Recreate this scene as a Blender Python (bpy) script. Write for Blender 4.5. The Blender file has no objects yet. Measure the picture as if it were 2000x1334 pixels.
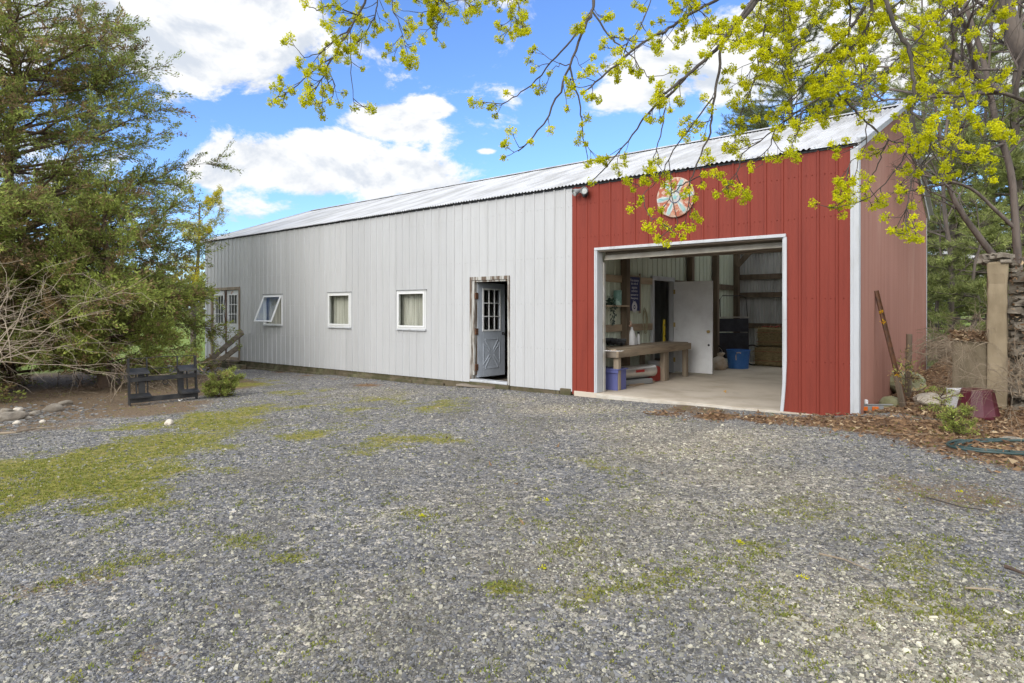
NCHIP, NBLADE, NLEAF = 340000, 20000, 24000
def _sd():
    import math
    # from behind and to the left of the camera, high
    el = math.radians(31); fx, fy = .06, -.9
    n = math.hypot(fx, fy); return (fx / n * math.cos(el), fy / n * math.cos(el), math.sin(el))
SUN_DIR = _sd()
SUN_E, SUN_ANG = 1.35, 35
SKY_STRENGTH = .1
SKY_GAIN = (.86, 1.13, 1.62)
CLOUD_LIT = (6.2, 6.25, 6.3)
CLOUD_CORE = (4.3, 4.65, 5.2)
EXPOSURE = 0.75
import bpy, math, random
import numpy as np
from mathutils import Vector, Matrix
RNG = np.random.default_rng(7)
random.seed(7)
sc = bpy.context.scene
COL = sc.collection
# ---------------------------------------------------------------- survey frame
# barn front wall lies on y = 0, near right corner at the origin, metres
CAM = np.array([1.662, -9.216, 1.34])
R = np.array([.7747, .6324, 0.0])
F = np.array([-.6324, .7747, 0.0])
U = np.array([0, 0, 1.0])
def cp(X, Z, z):
    p = CAM + R * X + F * Z
    return np.array([p[0], p[1], z])
def ray(px, py):
    return F + R * ((px - 1000) / 1200) + U * ((605 - py) / 1200)
def pp(px, py, Z):
    return CAM + ray(px, py) * Z
def hitY(px, py, y0=0.0):
    d = ray(px, py); return CAM + d * ((y0 - CAM[1]) / d[1])
def hitX(px, py, x0):
    d = ray(px, py); return CAM + d * ((x0 - CAM[0]) / d[0])
def hitZ(px, py, z0):
    d = ray(px, py); return CAM + d * ((z0 - CAM[2]) / d[2])
def sstep(a, b, x):
    t = np.clip((x - a) / (b - a), 0, 1); return t * t * (3 - 2 * t)
# ---------------------------------------------------------------- numpy noise
def vnoise(x, y, seed=0):
    x = np.asarray(x, float); y = np.asarray(y, float)
    xi = np.floor(x).astype(np.int64); yi = np.floor(y).astype(np.int64)
    fx = x - xi; fy = y - yi
    fx = fx * fx * (3 - 2 * fx); fy = fy * fy * (3 - 2 * fy)
    def h(a, b):
        n = (a * 374761393 + b * 668265263 + seed * 974634571) & 0xffffffff
        n = ((n ^ (n >> 13)) * 1274126177) & 0xffffffff
        return ((n ^ (n >> 16)) & 0xffff) / 65535.0
    return (h(xi, yi) * (1 - fx) + h(xi + 1, yi) * fx) * (1 - fy) + (h(xi, yi + 1) * (1 - fx) + h(xi + 1, yi + 1) * fx) * fy
def fbm(x, y, seed=0, o=4):
    s = 0; a = .5; t = 0
    for i in range(o):
        s = s + a * vnoise(x * 2 ** i, y * 2 ** i, seed + i * 17); t += a; a *= .5
    return s / t
# ---------------------------------------------------------------- ground height
def gz(x, y):
    x = np.asarray(x, float); y = np.asarray(y, float)
    xc = np.clip(x, -19, 4)
    g = -.10 + .02 * xc
    g = g + sstep(0.05, .6, x) * sstep(-1, 9, y) * .42 * (1 - sstep(30, 60, y))
    g = g + .10 * np.exp(-((x - .5) ** 2 + (y + .15) ** 2) / .35)
    inside = (x < .02) & (y > .04) & (x > -18.7) & (y < 8.15)
    g = np.where(inside, np.minimum(g, -.22 + .02 * np.clip(x, -19, 0)), g)
    g = g + (fbm(x * 1.3, y * 1.3, 3) - .5) * .035 + (fbm(x * .25, y * .25, 5) - .5) * .05
    return g
def hitG(px, py):
    z = -.1
    for _ in range(6):
        p = hitZ(px, py, z); z = float(gz(p[0], p[1]))
    return hitZ(px, py, z)
# ---------------------------------------------------------------- objects
WL = {}
def link(o, parent=None):
    COL.objects.link(o)
    if parent is not None:
        o.parent = parent
        pl = WL[parent.name]
        o.location = Vector(o.location) - pl
        WL[o.name] = Vector((0, 0, 0)) if o.type == 'MESH' and not o.get('_org') else pl + Vector(o.location)
    else:
        WL[o.name] = Vector(o.location)
    return o
def tag(o, label=None, cat=None, group=None, kind=None):
    if label: o['label'] = label
    if cat: o['category'] = cat
    if group: o['group'] = group
    if kind: o['kind'] = kind
    return o
def thing(name, label, cat, loc, group=None):
    o = bpy.data.objects.new(name, None)
    o.empty_display_size = .2
    o.location = Vector([float(c) for c in loc])
    link(o)
    return tag(o, label, cat, group)
def mesh_np(name, verts, faces, mat, parent=None, col=None, smooth=False, org=None):
    """faces: (M,k) array, one face size; col: per-vertex rgb"""
    verts = np.asarray(verts, np.float32).reshape(-1, 3); faces = np.asarray(faces, np.int32)
    if org is not None: verts = verts - np.asarray(org, np.float32)
    me = bpy.data.meshes.new(name)
    k = faces.shape[1]; m = len(faces)
    me.vertices.add(len(verts)); me.vertices.foreach_set('co', verts.ravel())
    me.loops.add(m * k); me.loops.foreach_set('vertex_index', faces.ravel())
    me.polygons.add(m)
    me.polygons.foreach_set('loop_start', np.arange(0, m * k, k, dtype=np.int32))
    me.polygons.foreach_set('loop_total', np.full(m, k, np.int32))
    me.polygons.foreach_set('use_smooth', np.full(m, smooth, bool))
    if col is not None:
        a = me.attributes.new('col', 'FLOAT_COLOR', 'POINT')
        c = np.ones((len(verts), 4), np.float32); c[:, :3] = np.asarray(col, np.float32).reshape(-1, 3)
        a.data.foreach_set('color', c.ravel())
    me.update(calc_edges=True); me.validate()
    me.materials.append(mat)
    o = bpy.data.objects.new(name, me)
    if org is not None:
        o.location = Vector([float(c) for c in org]); o['_org'] = 1
    link(o, parent)
    if '_org' in o: del o['_org']
    return o
class B:
    """collects shapes in world coordinates, builds ONE mesh object"""
    def __init__(s): s.v = []; s.f = []
    def add(s, v, f):
        n = len(s.v); s.v += [tuple(float(c) for c in p) for p in v]; s.f += [tuple(i + n for i in q) for q in f]; return s
    def box(s, c, size, rot=None):
        hx, hy, hz = [d / 2 for d in size]
        vs = [Vector((a * hx, b * hy, d * hz)) for a in (-1, 1) for b in (-1, 1) for d in (-1, 1)]
        if rot is not None: vs = [rot @ p for p in vs]
        c = Vector([float(q) for q in c])
        return s.add([p + c for p in vs], [(0, 1, 3, 2), (4, 6, 7, 5), (0, 4, 5, 1), (2, 3, 7, 6), (0, 2, 6, 4), (1, 5, 7, 3)])
    def span(s, x0, x1, y0, y1, z0, z1):
        return s.box(((x0 + x1) / 2, (y0 + y1) / 2, (z0 + z1) / 2), (abs(x1 - x0), abs(y1 - y0), abs(z1 - z0)))
    def beam(s, p0, p1, w, h, up=(0, 0, 1)):
        p0 = Vector([float(q) for q in p0]); p1 = Vector([float(q) for q in p1])
        d = (p1 - p0); L = d.length; d.normalize()
        u = Vector(up); sd = d.cross(u)
        if sd.length < 1e-4: sd = d.cross(Vector((1, 0, 0)))
        sd.normalize(); u = sd.cross(d)
        rot = Matrix((d, sd, u)).transposed()
        return s.box((p0 + p1) / 2, (L, w, h), rot)
    def cyl(s, p0, p1, r0, r1=None, n=16, caps=True):
        r1 = r0 if r1 is None else r1
        p0 = Vector([float(q) for q in p0]); p1 = Vector([float(q) for q in p1]); d = (p1 - p0).normalized()
        a = d.cross(Vector((0, 0, 1)) if abs(d.z) < .9 else Vector((1, 0, 0))).normalized(); b = d.cross(a)
        vs = []
        for p, r in ((p0, r0), (p1, r1)):
            vs += [p + (a * math.cos(2 * math.pi * i / n) + b * math.sin(2 * math.pi * i / n)) * r for i in range(n)]
        fs = [(i, (i + 1) % n, n + (i + 1) % n, n + i) for i in range(n)]
        if caps: fs += [tuple(range(n - 1, -1, -1)), tuple(range(n, 2 * n))]
        return s.add(vs, fs)
    def tube(s, pts, r, n=8, closed=False):
        pts = [Vector([float(q) for q in p]) for p in pts]; N = len(pts); vs = []
        for i, p in enumerate(pts):
            q0 = pts[i - 1] if (i > 0 or closed) else p
            q1 = pts[(i + 1) % N] if (i < N - 1 or closed) else p
            d = (q1 - q0).normalized()
            a = d.cross(Vector((0, 0, 1)) if abs(d.z) < .95 else Vector((1, 0, 0))).normalized(); b = d.cross(a)
            rr = r[i] if hasattr(r, '__len__') else r
            vs += [p + (a * math.cos(2 * math.pi * k / n) + b * math.sin(2 * math.pi * k / n)) * rr for k in range(n)]
        fs = []
        for i in range(N if closed else N - 1):
            j = (i + 1) % N
            fs += [(i * n + k, i * n + (k + 1) % n, j * n + (k + 1) % n, j * n + k) for k in range(n)]
        if not closed: fs += [tuple(range(n - 1, -1, -1)), tuple(range((N - 1) * n, N * n))]
        return s.add(vs, fs)
    def lathe(s, prof, c, n=24, rot=None, wob=0):
        c = Vector([float(q) for q in c]); vs = []
        for r, z in prof:
            for k in range(n):
                a = 2 * math.pi * k / n; rr = r * (1 + wob * math.sin(3 * a + z * 9))
                p = Vector((rr * math.cos(a), rr * math.sin(a), z))
                vs.append((rot @ p if rot is not None else p) + c)
        fs = []
        for i in range(len(prof) - 1):
            fs += [(i * n + k, i * n + (k + 1) % n, (i + 1) * n + (k + 1) % n, (i + 1) * n + k) for k in range(n)]
        return s.add(vs, fs)
    def prism(s, poly, o, ax, ay, an, t):
        """2-D outline in plane (ax, ay) at o, thickness t along an"""
        o = Vector([float(q) for q in o]); ax = Vector(ax); ay = Vector(ay); an = Vector(an); n = len(poly)
        a = [o + ax * x + ay * y for x, y in poly]; b = [p + an * t for p in a]
        return s.add(a + b, [tuple(range(n - 1, -1, -1)), tuple(range(n, 2 * n))] + [(i, (i + 1) % n, n + (i + 1) % n, n + i) for i in range(n)])
    def build(s, name, mat, parent=None, bevel=0, smooth=False, org=None, jit=0):
        v = s.v
        if jit: v = [tuple(c + random.uniform(-jit, jit) for c in p) for p in v]
        if org is not None: v = [tuple(p[i] - float(org[i]) for i in range(3)) for p in v]
        me = bpy.data.meshes.new(name); me.from_pydata(v, [], s.f); me.update()
        if smooth: me.polygons.foreach_set('use_smooth', np.ones(len(me.polygons), bool))
        me.materials.append(mat)
        o = bpy.data.objects.new(name, me)
        if org is not None:
            o.location = Vector([float(c) for c in org]); o['_org'] = 1
        link(o, parent)
        if '_org' in o: del o['_org']
        if bevel:
            m = o.modifiers.new('Bevel', 'BEVEL'); m.width = bevel; m.segments = 2; m.limit_method = 'ANGLE'; m.harden_normals = False
        if smooth:
            m = o.modifiers.new('Edge', 'EDGE_SPLIT'); m.split_angle = math.radians(40)
        return o
# ---------------------------------------------------------------- materials
def nt(m):
    m.use_nodes = True; t = m.node_tree; return t, t.nodes, t.links
class N:
    """tiny node-graph helper"""
    def __init__(s, tree): s.t = tree
    def n(s, typ, ins=None, **kw):
        nd = s.t.nodes.new(typ)
        for k, v in kw.items(): setattr(nd, k, v)
        for k, v in (ins or {}).items():
            i = nd.inputs[k]
            if isinstance(v, bpy.types.NodeSocket): s.t.links.new(v, i)
            else: i.default_value = v
        return nd
    def math(s, op, a, b=0.0, c=None, clamp=False):
        ins = {0: a, 1: b}
        if c is not None: ins[2] = c
        nd = s.n('ShaderNodeMath', ins, operation=op); nd.use_clamp = clamp; return nd.outputs[0]
    def mix(s, fac, a, b, blend='MIX'):
        nd = s.n('ShaderNodeMix', data_type='RGBA', blend_type=blend)
        for i, v in ((0, fac), (6, a), (7, b)):
            if isinstance(v, bpy.types.NodeSocket): s.t.links.new(v, nd.inputs[i])
            else: nd.inputs[i].default_value = (tuple(v) + (1,))[:4] if i else v
        return nd.outputs[2]
    def ss(s, x, a, b):
        nd = s.n('ShaderNodeMapRange', {0: x, 1: a, 2: b}, interpolation_type='SMOOTHSTEP'); return nd.outputs[0]
    def noise(s, vec, scale, detail=4, rough=.55, dist=0):
        return s.n('ShaderNodeTexNoise', {'Vector': vec, 'Scale': scale, 'Detail': detail, 'Roughness': rough, 'Distortion': dist}).outputs[0]
    def mapv(s, vec, scale):
        return s.n('ShaderNodeMapping', {'Vector': vec, 'Scale': scale}).outputs[0]
MATS = {}
def mat(name, col, rough=.7, col2=None, scale=4, stretch=(1, 1, 1), lo=.35, hi=.65, col3=None, scale3=1.2, lo3=.55, hi3=.75, bump=0, bscale=60, metal=0, attr=False, transl=0, spec=.4, panel=0):
    if name in MATS: return MATS[name]
    m = bpy.data.materials.new(name); t, nodes, links = nt(m); g = N(t)
    b = nodes['Principled BSDF']; b.inputs['Roughness'].default_value = rough; b.inputs['Metallic'].default_value = metal
    b.inputs['Specular IOR Level'].default_value = spec
    tc = g.n('ShaderNodeTexCoord').outputs['Object']
    c = tuple(col) + (1,)
    if attr:
        c = g.n('ShaderNodeAttribute', attribute_name='col').outputs['Color']
    if col2 is not None:
        v = g.mapv(tc, stretch); f = g.ss(g.noise(v, scale, 5, .6), lo, hi)
        c = g.mix(f, c, col2) if not attr else g.mix(f, c, g.mix(1.0, c, col2, 'MULTIPLY'))
    if col3 is not None:
        f3 = g.ss(g.noise(g.mapv(tc, (stretch[0] ** .5, stretch[1] ** .5, stretch[2] ** .5)), scale3, 6, .65, .6), lo3, hi3); c = g.mix(f3, c, col3)
    if panel:
        xx = g.n('ShaderNodeSeparateXYZ', {0: tc}).outputs[0]; wn = g.n('ShaderNodeTexWhiteNoise', {'W': g.math('FLOOR', g.math('MULTIPLY', xx, 1 / panel))}, noise_dimensions='1D').outputs[0]; k = g.math('MULTIPLY_ADD', wn, .10, .95)
        c = g.mix(1.0, c, g.n('ShaderNodeCombineXYZ', {0: k, 1: k, 2: k}).outputs[0], 'MULTIPLY')
    if isinstance(c, bpy.types.NodeSocket): links.new(c, b.inputs['Base Color'])
    else: b.inputs['Base Color'].default_value = c
    if bump:
        bn = g.n('ShaderNodeBump', {'Strength': min(1, bump), 'Distance': .01, 'Height': g.noise(g.mapv(tc, stretch), bscale, 4)}); links.new(bn.outputs[0], b.inputs['Normal'])
    if transl:
        tr = g.n('ShaderNodeBsdfTranslucent')
        if isinstance(c, bpy.types.NodeSocket): links.new(c, tr.inputs[0])
        else: tr.inputs[0].default_value = c
        mx = g.n('ShaderNodeMixShader', {0: transl, 1: b.outputs[0], 2: tr.outputs[0]})
        links.new(mx.outputs[0], nodes['Material Output'].inputs[0])
    MATS[name] = m; return m
def glass(name, tint=(.94, .95, .94)):
    m = bpy.data.materials.new(name); t, nodes, links = nt(m); g = N(t); nodes.remove(nodes['Principled BSDF'])
    fa = g.n('ShaderNodeLayerWeight', {'Blend': .5}).outputs['Facing']; fr = g.math('MULTIPLY_ADD', g.math('POWER', fa, 5.0), .3, .03)
    gl = g.n('ShaderNodeBsdfGlossy', {'Roughness': .02}); tr = g.n('ShaderNodeBsdfTransparent', {'Color': tint + (1,)})
    links.new(g.n('ShaderNodeMixShader', {0: fr, 1: tr.outputs[0], 2: gl.outputs[0]}).outputs[0], nodes['Material Output'].inputs[0]); return m
M = dict(
    white_siding=mat('white_siding', (.455, .455, .45), .45, (.42, .418, .41), 3, (3, 3, .25), .4, .75, (.345, .34, .32), .5, .66, .85, bump=.08, bscale=3, panel=.934),
    red_siding=mat('red_siding', (.215, .036, .021), .6, (.18, .030, .018), 3, (3, 3, .25), .4, .75, (.28, .06, .04), .6, .6, .85, bump=.08, bscale=3, spec=.25, panel=.934),
    gable_siding=mat('gable_siding', (.315, .155, .115), .55, (.27, .13, .095), 2.2, (3, 3, .12), .35, .7, (.37, .215, .165), .5, .55, .8),
    galv=mat('galvanised_sheet', (.50, .50, .48), .55, (.38, .38, .36), 3, (2, 2, .4), .4, .7, (.2, .19, .17), .8, .55, .8),
    liner=mat('liner_panel', (.58, .62, .50), .5, (.50, .54, .43), 3, (2, 2, .3), .4, .7),
    roof=mat('roof_metal', (.50, .50, .50), .6, (.34, .335, .32), 2.2, (1.2, .25, .25), .40, .68, (.30, .26, .21), 1.6, .60, .74),
    trim=mat('white_trim', (.48, .49, .50), .5, (.38, .38, .37), 3, (2, 2, .4), .45, .75),
    vinyl=mat('white_vinyl', (.70, .70, .69), .35, (.68, .68, .65), 5),
    oldwood=mat('weathered_wood', (.32, .26, .19), .85, (.20, .16, .115), 9, (1, 1, .12), .4, .65, bump=.4, bscale=30),
    oldwood_x=mat('weathered_wood_long', (.24, .20, .155), .85, (.14, .11, .085), 9, (.12, 1, 1), .4, .65, bump=.4, bscale=30),
    oldwood_y=mat('weathered_wood_deep', (.40, .31, .21), .85, (.27, .20, .135), 9, (1, .12, 1), .4, .65, bump=.4, bscale=30),
    post=mat('dark_timber', (.17, .125, .085), .85, (.10, .075, .05), 6, (1, 1, .12), .4, .65),
    amber=mat('amber_timber', (.42, .26, .10), .7, (.33, .2, .08), 6, (1, 1, .12)),
    peel=mat('peeling_paint', (.42, .41, .375), .75, (.12, .085, .06), 6, (2, 2, .22), .42, .58),
    sill=mat('mossy_sill', (.12, .095, .06), .95, (.07, .065, .03), 3, (1, 1, 1), .4, .6, (.17, .16, .09), 2, .5, .7, bump=.4),
    slab=mat('concrete_floor', (.52, .45, .36), .8, (.40, .335, .255), 1.6, (1, 1, 1), .38, .7, (.2, .16, .12), 1.1, .58, .78, bump=.1),
    apron=mat('concrete_edge', (.50, .46, .39), .85, (.38, .33, .26), 4, bump=.2),
    bluedoor=mat('blue_grey_paint', (.43, .465, .51), .45, (.37, .40, .44), 3),
    greydoor=mat('grey_door_paint', (.80, .81, .81), .55, (.72, .72, .72), 3, col3=(.2, .19, .18), scale3=14, lo3=.68, hi3=.74),
    rustdoor=mat('rusting_white_door', (.64, .645, .65), .45, (.57, .57, .57), 3, col3=(.34, .14, .05), scale3=3.2, lo3=.60, hi3=.68),
    rust=mat('rusty_iron', (.13, .055, .025), .8, (.07, .035, .02), 12, bump=.3),
    black=mat('black_steel', (.014, .014, .015), .5, (.035, .033, .03), 6, col3=(.12, .1, .08), scale3=4, lo3=.62, hi3=.8),
    darkmetal=mat('dark_metal', (.03, .03, .032), .5), brass=mat('brass', (.55, .4, .15), .3, metal=.8),
    rubber=mat('rubber', (.02, .02, .02), .8), curtain=mat('curtain', (.55, .53, .46), .9, (.34, .33, .28), 3, (6, 6, .2)),
    stone=mat('fieldstone', (.27, .235, .185), .95, (.15, .125, .095), 5, bump=.6, bscale=22), palestone=mat('pale_stone', (.55, .49, .40), .9, (.42, .37, .3), 9, bump=.4),
    render=mat('old_render', (.30, .24, .155), .95, (.20, .155, .095), 3, (1, 1, .4), .35, .7, (.16, .135, .09), 2, .55, .8, bump=.5, bscale=25),
    bark=mat('grey_bark', (.15, .12, .10), .95, (.08, .065, .055), 8, (1, 1, .2), bump=.5, bscale=25), twig=mat('pale_twig', (.30, .24, .165), .9, (.2, .15, .1), 5),
    cedarbark=mat('cedar_bark', (.13, .085, .055), .95, (.08, .055, .04), 6, (1, 1, .2)), palebark=mat('pale_shrub_twig', (.44, .36, .26), .9, (.30, .24, .17), 5), maplebark=mat('maple_bark', (.085, .07, .058), .9, (.05, .042, .036), 9),
    cedar=mat('cedar_leaf', (1, 1, 1), .75, attr=True, transl=.3), pine=mat('pine_needle', (1, 1, 1), .7, attr=True, transl=.3),
    bloom=mat('maple_bloom', (1, 1, 1), .8, attr=True, transl=.4, spec=.1), litter=mat('dead_leaf', (1, 1, 1), .85, attr=True, transl=.15), blade=mat('grass_blade', (1, 1, 1), .7, attr=True, transl=.35),
    chip=mat('gravel_chip', (1, 1, 1), .85, attr=True), straw=mat('straw', (.30, .23, .11), .95, (.17, .125, .06), 14, (1, 1, 3), bump=1, bscale=50),
    tub=mat('blue_plastic', (.035, .14, .42), .45, (.05, .17, .46), 6), sack=mat('woven_sack', (.56, .50, .42), .75, (.42, .32, .22), 5, bump=.5, bscale=12),
    violet=mat('violet_plastic', (.10, .11, .27), .5), red=mat('red_plastic', (.28, .02, .018), .45), navy=mat('navy_cloth', (.022, .026, .10), .7), letter=mat('letter_white', (.55, .54, .56), .7),
    steel=mat('bright_steel', (.62, .60, .56), .32, (.5, .47, .43), 4, metal=.6), whiteplastic=mat('white_plastic', (.72, .72, .72), .4), yellow=mat('yellow_paint', (.75, .55, .02), .45),
    teal=mat('teal_paint', (.14, .36, .36), .6, (.3, .45, .42), 14), cream=mat('cream_paint', (.52, .38, .29), .75, (.36, .15, .09), 8, (1, 1, 1), .46, .64), chalk=mat('chalk_white', (.50, .53, .53), .7, (.40, .36, .32), 9), navyline=mat('navy_line', (.04, .05, .12), .6), rosette=mat('rust_rosette', (.36, .11, .06), .7, (.5, .3, .2), 12, (1, 1, 1), .5, .65),
    maroon=mat('maroon_plastic', (.075, .009, .016), .4, (.13, .03, .045), 4, lo=.45, hi=.8), hose=mat('green_hose', (.022, .046, .042), .45, (.035, .065, .06), 12), amberlens=mat('amber_lens', (.6, .14, .02), .25), lens=mat('lamp_lens', (.6, .62, .6), .15), grey=mat('grey_plastic', (.22, .225, .22), .5),
    glass=glass('window_glass'), benchwood=mat('bench_wood', (.31, .245, .17), .85, (.19, .145, .10), 9, (1, .12, 1), .4, .65, bump=.4, bscale=30), oldrender=mat('stained_render', (.20, .16, .105), .95, (.12, .10, .06), 3, (1, 1, .4), .35, .7, bump=.5, bscale=25), fibreglass=mat('fibreglass', (.92, .92, .86), .6, transl=.95), lichen=mat('lichen_rock', (.30, .30, .19), .95, (.2, .2, .1), 6, bump=.5), plate=mat('plate_white', (.75, .72, .68), .4),
)
# ================================================================ THE BARN
L0, W0, EZ, RZ = -18.75, 8.2, 3.54, 5.06
XE = .06                      # right end of the front wall
SPL = -4.47                   # white / red boundary
barn = thing('barn', 'long metal barn with white siding, a red garage bay and a pale corrugated roof', 'barn', (-9.3, 4.1, -.2))
def siding(name, u0, u1, zb, zt, holes, prof, pitch, place, m, screws=()):
    us = {round(u0, 4), round(u1, 4)}
    k = math.floor(u0 / pitch) - 1
    while k * pitch < u1 + pitch:
        for du, d in prof:
            u = k * pitch + du * pitch
            if u0 < u < u1: us.add(round(u, 4))
        k += 1
    for h in holes:
        for u in h[:2]:
            if u0 < u < u1: us.add(round(u, 4))
    us = sorted(us)
    pu = [p[0] for p in prof] + [1.0]; pd = [p[1] for p in prof] + [prof[0][1]]
    dep = lambda u: float(np.interp((u / pitch) % 1.0, pu, pd))
    V = []; Fc = []
    for a, b in zip(us[:-1], us[1:]):
        if b - a < 1e-4: continue
        mid = (a + b) / 2
        iv = [(-99, 99)]
        for h in holes:
            if h[0] <= mid <= h[1]:
                new = []
                for lo, hi in iv:
                    if h[2] > lo: new.append((lo, min(hi, h[2])))
                    if h[3] < hi: new.append((max(lo, h[3]), hi))
                iv = new
        for lo, hi in iv:
            za0, za1 = max(lo, zb(a)), max(lo, zb(b)); zb0, zb1 = min(hi, zt(a)), min(hi, zt(b))
            if zb0 - za0 < .001: continue
            n = len(V); V += [place(a, dep(a), za0), place(b, dep(b), za1), place(b, dep(b), zb1), place(a, dep(a), zb0)]
            Fc.append((n, n + 1, n + 2, n + 3))
    k = math.floor(u0 / pitch)
    while k * pitch < u1:
        for zs in screws:
            for du in (.12, .55, .88):
                u = (k + du) * pitch + random.uniform(-.004, .004); z = zs + random.uniform(-.008, .008)
                if not (u0 < u < u1) or not (zb(u) < z < zt(u)) or any(h[0] - .02 < u < h[1] + .02 and h[2] < z < h[3] for h in holes): continue
                n = len(V); e = .0075; d = dep(u)
                V += [place(u - e, d + .001, z - e), place(u + e, d + .001, z - e), place(u + e, d + .001, z + e), place(u - e, d + .001, z + e), place(u, d + .012, z)]
                Fc += [(n, n + 1, n + 4, n + 4), (n + 1, n + 2, n + 4, n + 4), (n + 2, n + 3, n + 4, n + 4), (n + 3, n, n + 4, n + 4)]
        k += 1
    quads = [f for f in Fc if f[2] != f[3]]; tris = [f[:3] for f in Fc if f[2] == f[3]]
    me = bpy.data.meshes.new(name); me.from_pydata([tuple(map(float, p)) for p in V], [], quads + tris); me.update(); me.materials.append(m)
    o = bpy.data.objects.new(name, me); link(o, barn); return o
RIB = [(0, 0), (.10, 0), (.14, .016), (.25, .016), (.29, 0), (.50, 0), (.525, .0018), (.555, .0018), (.58, 0), (.74, 0), (.765, .0018), (.795, .0018), (.82, 0)]
FINE = [(0, 0), (.3, 0), (.42, .013), (.58, .013), (.7, 0)]
SIN = [(i / 8, .011 * math.sin(2 * math.pi * i / 8)) for i in range(8)]
front = lambda u, d, z: (u, -d, z)
slope = (RZ - EZ) / (W0 / 2)
rz = lambda y: EZ + slope * min(y, W0 - y)
def hole(x0, y0, x1, y1):      # pixel box on the front wall -> (u0, u1, z0, z1)
    a = hitY(x0, y1); b = hitY(x1, y0); return (a[0], b[0], a[2], b[2])
H_W1, H_W2, H_W3 = hole(516, 577, 552, 632), hole(642, 571, 687, 637), hole(777, 567, 833, 642)
zz = (H_W2[2] + H_W3[2]) / 2; zt_ = (H_W2[3] + H_W3[3]) / 2
H_W1, H_W2, H_W3 = [(h[0], h[1], zz, zt_) for h in (H_W1, H_W2, H_W3)]
H_D = (hitY(919, 640)[0], hitY(996, 640)[0], hitY(995, 752)[2], hitY(995, 538)[2])
H_DD = (hitY(413, 640)[0], hitY(469, 640)[0], hitY(469, 704)[2], hitY(469, 560)[2])
GX0, GX1, GZ = -3.96, -.87, 2.37
H_G = (GX0, GX1, -9, GZ)
wbot = lambda u: float(np.interp(u, [-18.75, -16.4, -4.47], [-.215, -.195, -.127]))
siding('white_siding', L0, SPL, wbot, lambda u: EZ - .01, [H_W1, H_W2, H_W3, H_D, H_DD], RIB, .2335, front, M['white_siding'], (.62, 1.45, 2.3, 3.2))
siding('red_siding', SPL + .002, XE - .05, lambda u: -.17, lambda u: EZ - .01, [H_G], RIB, .2335, front, M['red_siding'], (.62, 1.5, 2.62, 3.2))
gab = siding('gable_siding', 0.06, W0, lambda u: -.12, lambda u: rz(u) - .01, [], FINE, .10, lambda u, d, z: (XE + d, u, z), M['gable_siding'])
siding('end_siding', 0, W0, lambda u: -.4, lambda u: rz(u) - .01, [], RIB, .2335, lambda u, d, z: (L0 - d, u, z), M['white_siding'])
siding('rear_siding', L0, SPL, lambda u: -.4, lambda u: EZ - .01, [], RIB, .2335, lambda u, d, z: (u, W0 + d, z), M['galv'])
siding('rear_siding', SPL, XE, lambda u: -.3, lambda u: EZ - .01, [(-2.75, -.35, -9, 2.75)], SIN, .0762, lambda u, d, z: (u, W0 + d, z), M['galv'])  # unseen opening added in the rear wall to brighten the bay
# roof: two real corrugated sheets
def roof_sheet(y0, y1, xa, xb, m_=None):
    xs = np.arange(xa, xb + .001, .0762 / 8); ys = np.linspace(0, 1, 14)
    X, T = np.meshgrid(xs, ys, indexing='ij')
    wav = .012 * np.sin(2 * np.pi * X / .0762)
    lap = .004 * (np.floor((X + 20) / .66) % 2) + .010 * (fbm(X * .9, T * 5, 9) - .5)
    Y = y0 + (y1 - y0) * T; Z = EZ + .045 + slope * np.where(y0 < y1, 1, 1) * (np.abs(Y - (0 if y0 < 1 else W0))) * 1.0
    if y0 < 1: Z = EZ + .045 + slope * Y
    else: Z = EZ + .045 + slope * (W0 - Y)
    v = np.stack([X, Y, Z + wav + lap], -1).reshape(-1, 3)
    n1 = len(ys); i = np.arange(len(xs) - 1)[:, None] * n1 + np.arange(n1 - 1)[None]
    f = np.stack([i, i + n1, i + n1 + 1, i + 1], -1).reshape(-1, 4)
    return mesh_np('added_skylight' if m_ else 'roof', v, f, m_ or M['roof'], barn, smooth=True)
rf = roof_sheet(-.08, W0 / 2, L0 - .12, XE + .07); rb = roof_sheet(W0 + .14, W0 / 2, L0 - .12, SPL + .1)
for q in range(4):          # fibreglass strips, added unseen in the rear slope to light the garage bay
    xa = SPL + .1 + q * 1.08; roof_sheet(W0 + .14, W0 / 2, xa, xa + .99, M['fibreglass']); roof_sheet(W0 + .14, W0 / 2, xa + .99, xa + 1.08 + .06 * (q == 3))
b = B()
for sgn in (-1, 1):
    b.beam((L0 - .13, W0 / 2 + sgn * .10, RZ + .045), (XE + .08, W0 / 2 + sgn * .10, RZ + .045), .22, .006, (0, -sgn * slope * -1, 1))
b.build('ridge_cap', M['roof'], rf)
# rake trim on both gables, front eave shade strip, corner trims
b = B()
b.beam((XE + .045, -.15, EZ - .03), (XE + .045, W0 / 2, RZ + .02), .03, .13); b.beam((XE + .045, W0 / 2, RZ + .02), (XE + .045, W0 + .15, EZ - .03), .03, .13)
b.beam((XE + .075, -.15, EZ + .045), (XE + .075, W0 / 2, RZ + .085), .13, .012); b.beam((XE + .075, W0 / 2, RZ + .085), (XE + .075, W0 + .15, EZ + .045), .13, .012)
b.build('rake_trim', M['trim'], barn)
b = B(); b.beam((L0 - .07, -.15, EZ - .03), (L0 - .07, W0 / 2, RZ + .02), .03, .13); b.beam((L0 - .07, W0 / 2, RZ + .02), (L0 - .07, W0 + .15, EZ - .03), .03, .13); b.build('rake_trim', M['trim'], barn)
b = B(); b.span(L0, XE, -.012, .02, EZ - .02, EZ + .02); b.build('eave_shade_strip', M['darkmetal'], barn)  # dark strip put in for the shadow line below the eave
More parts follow.
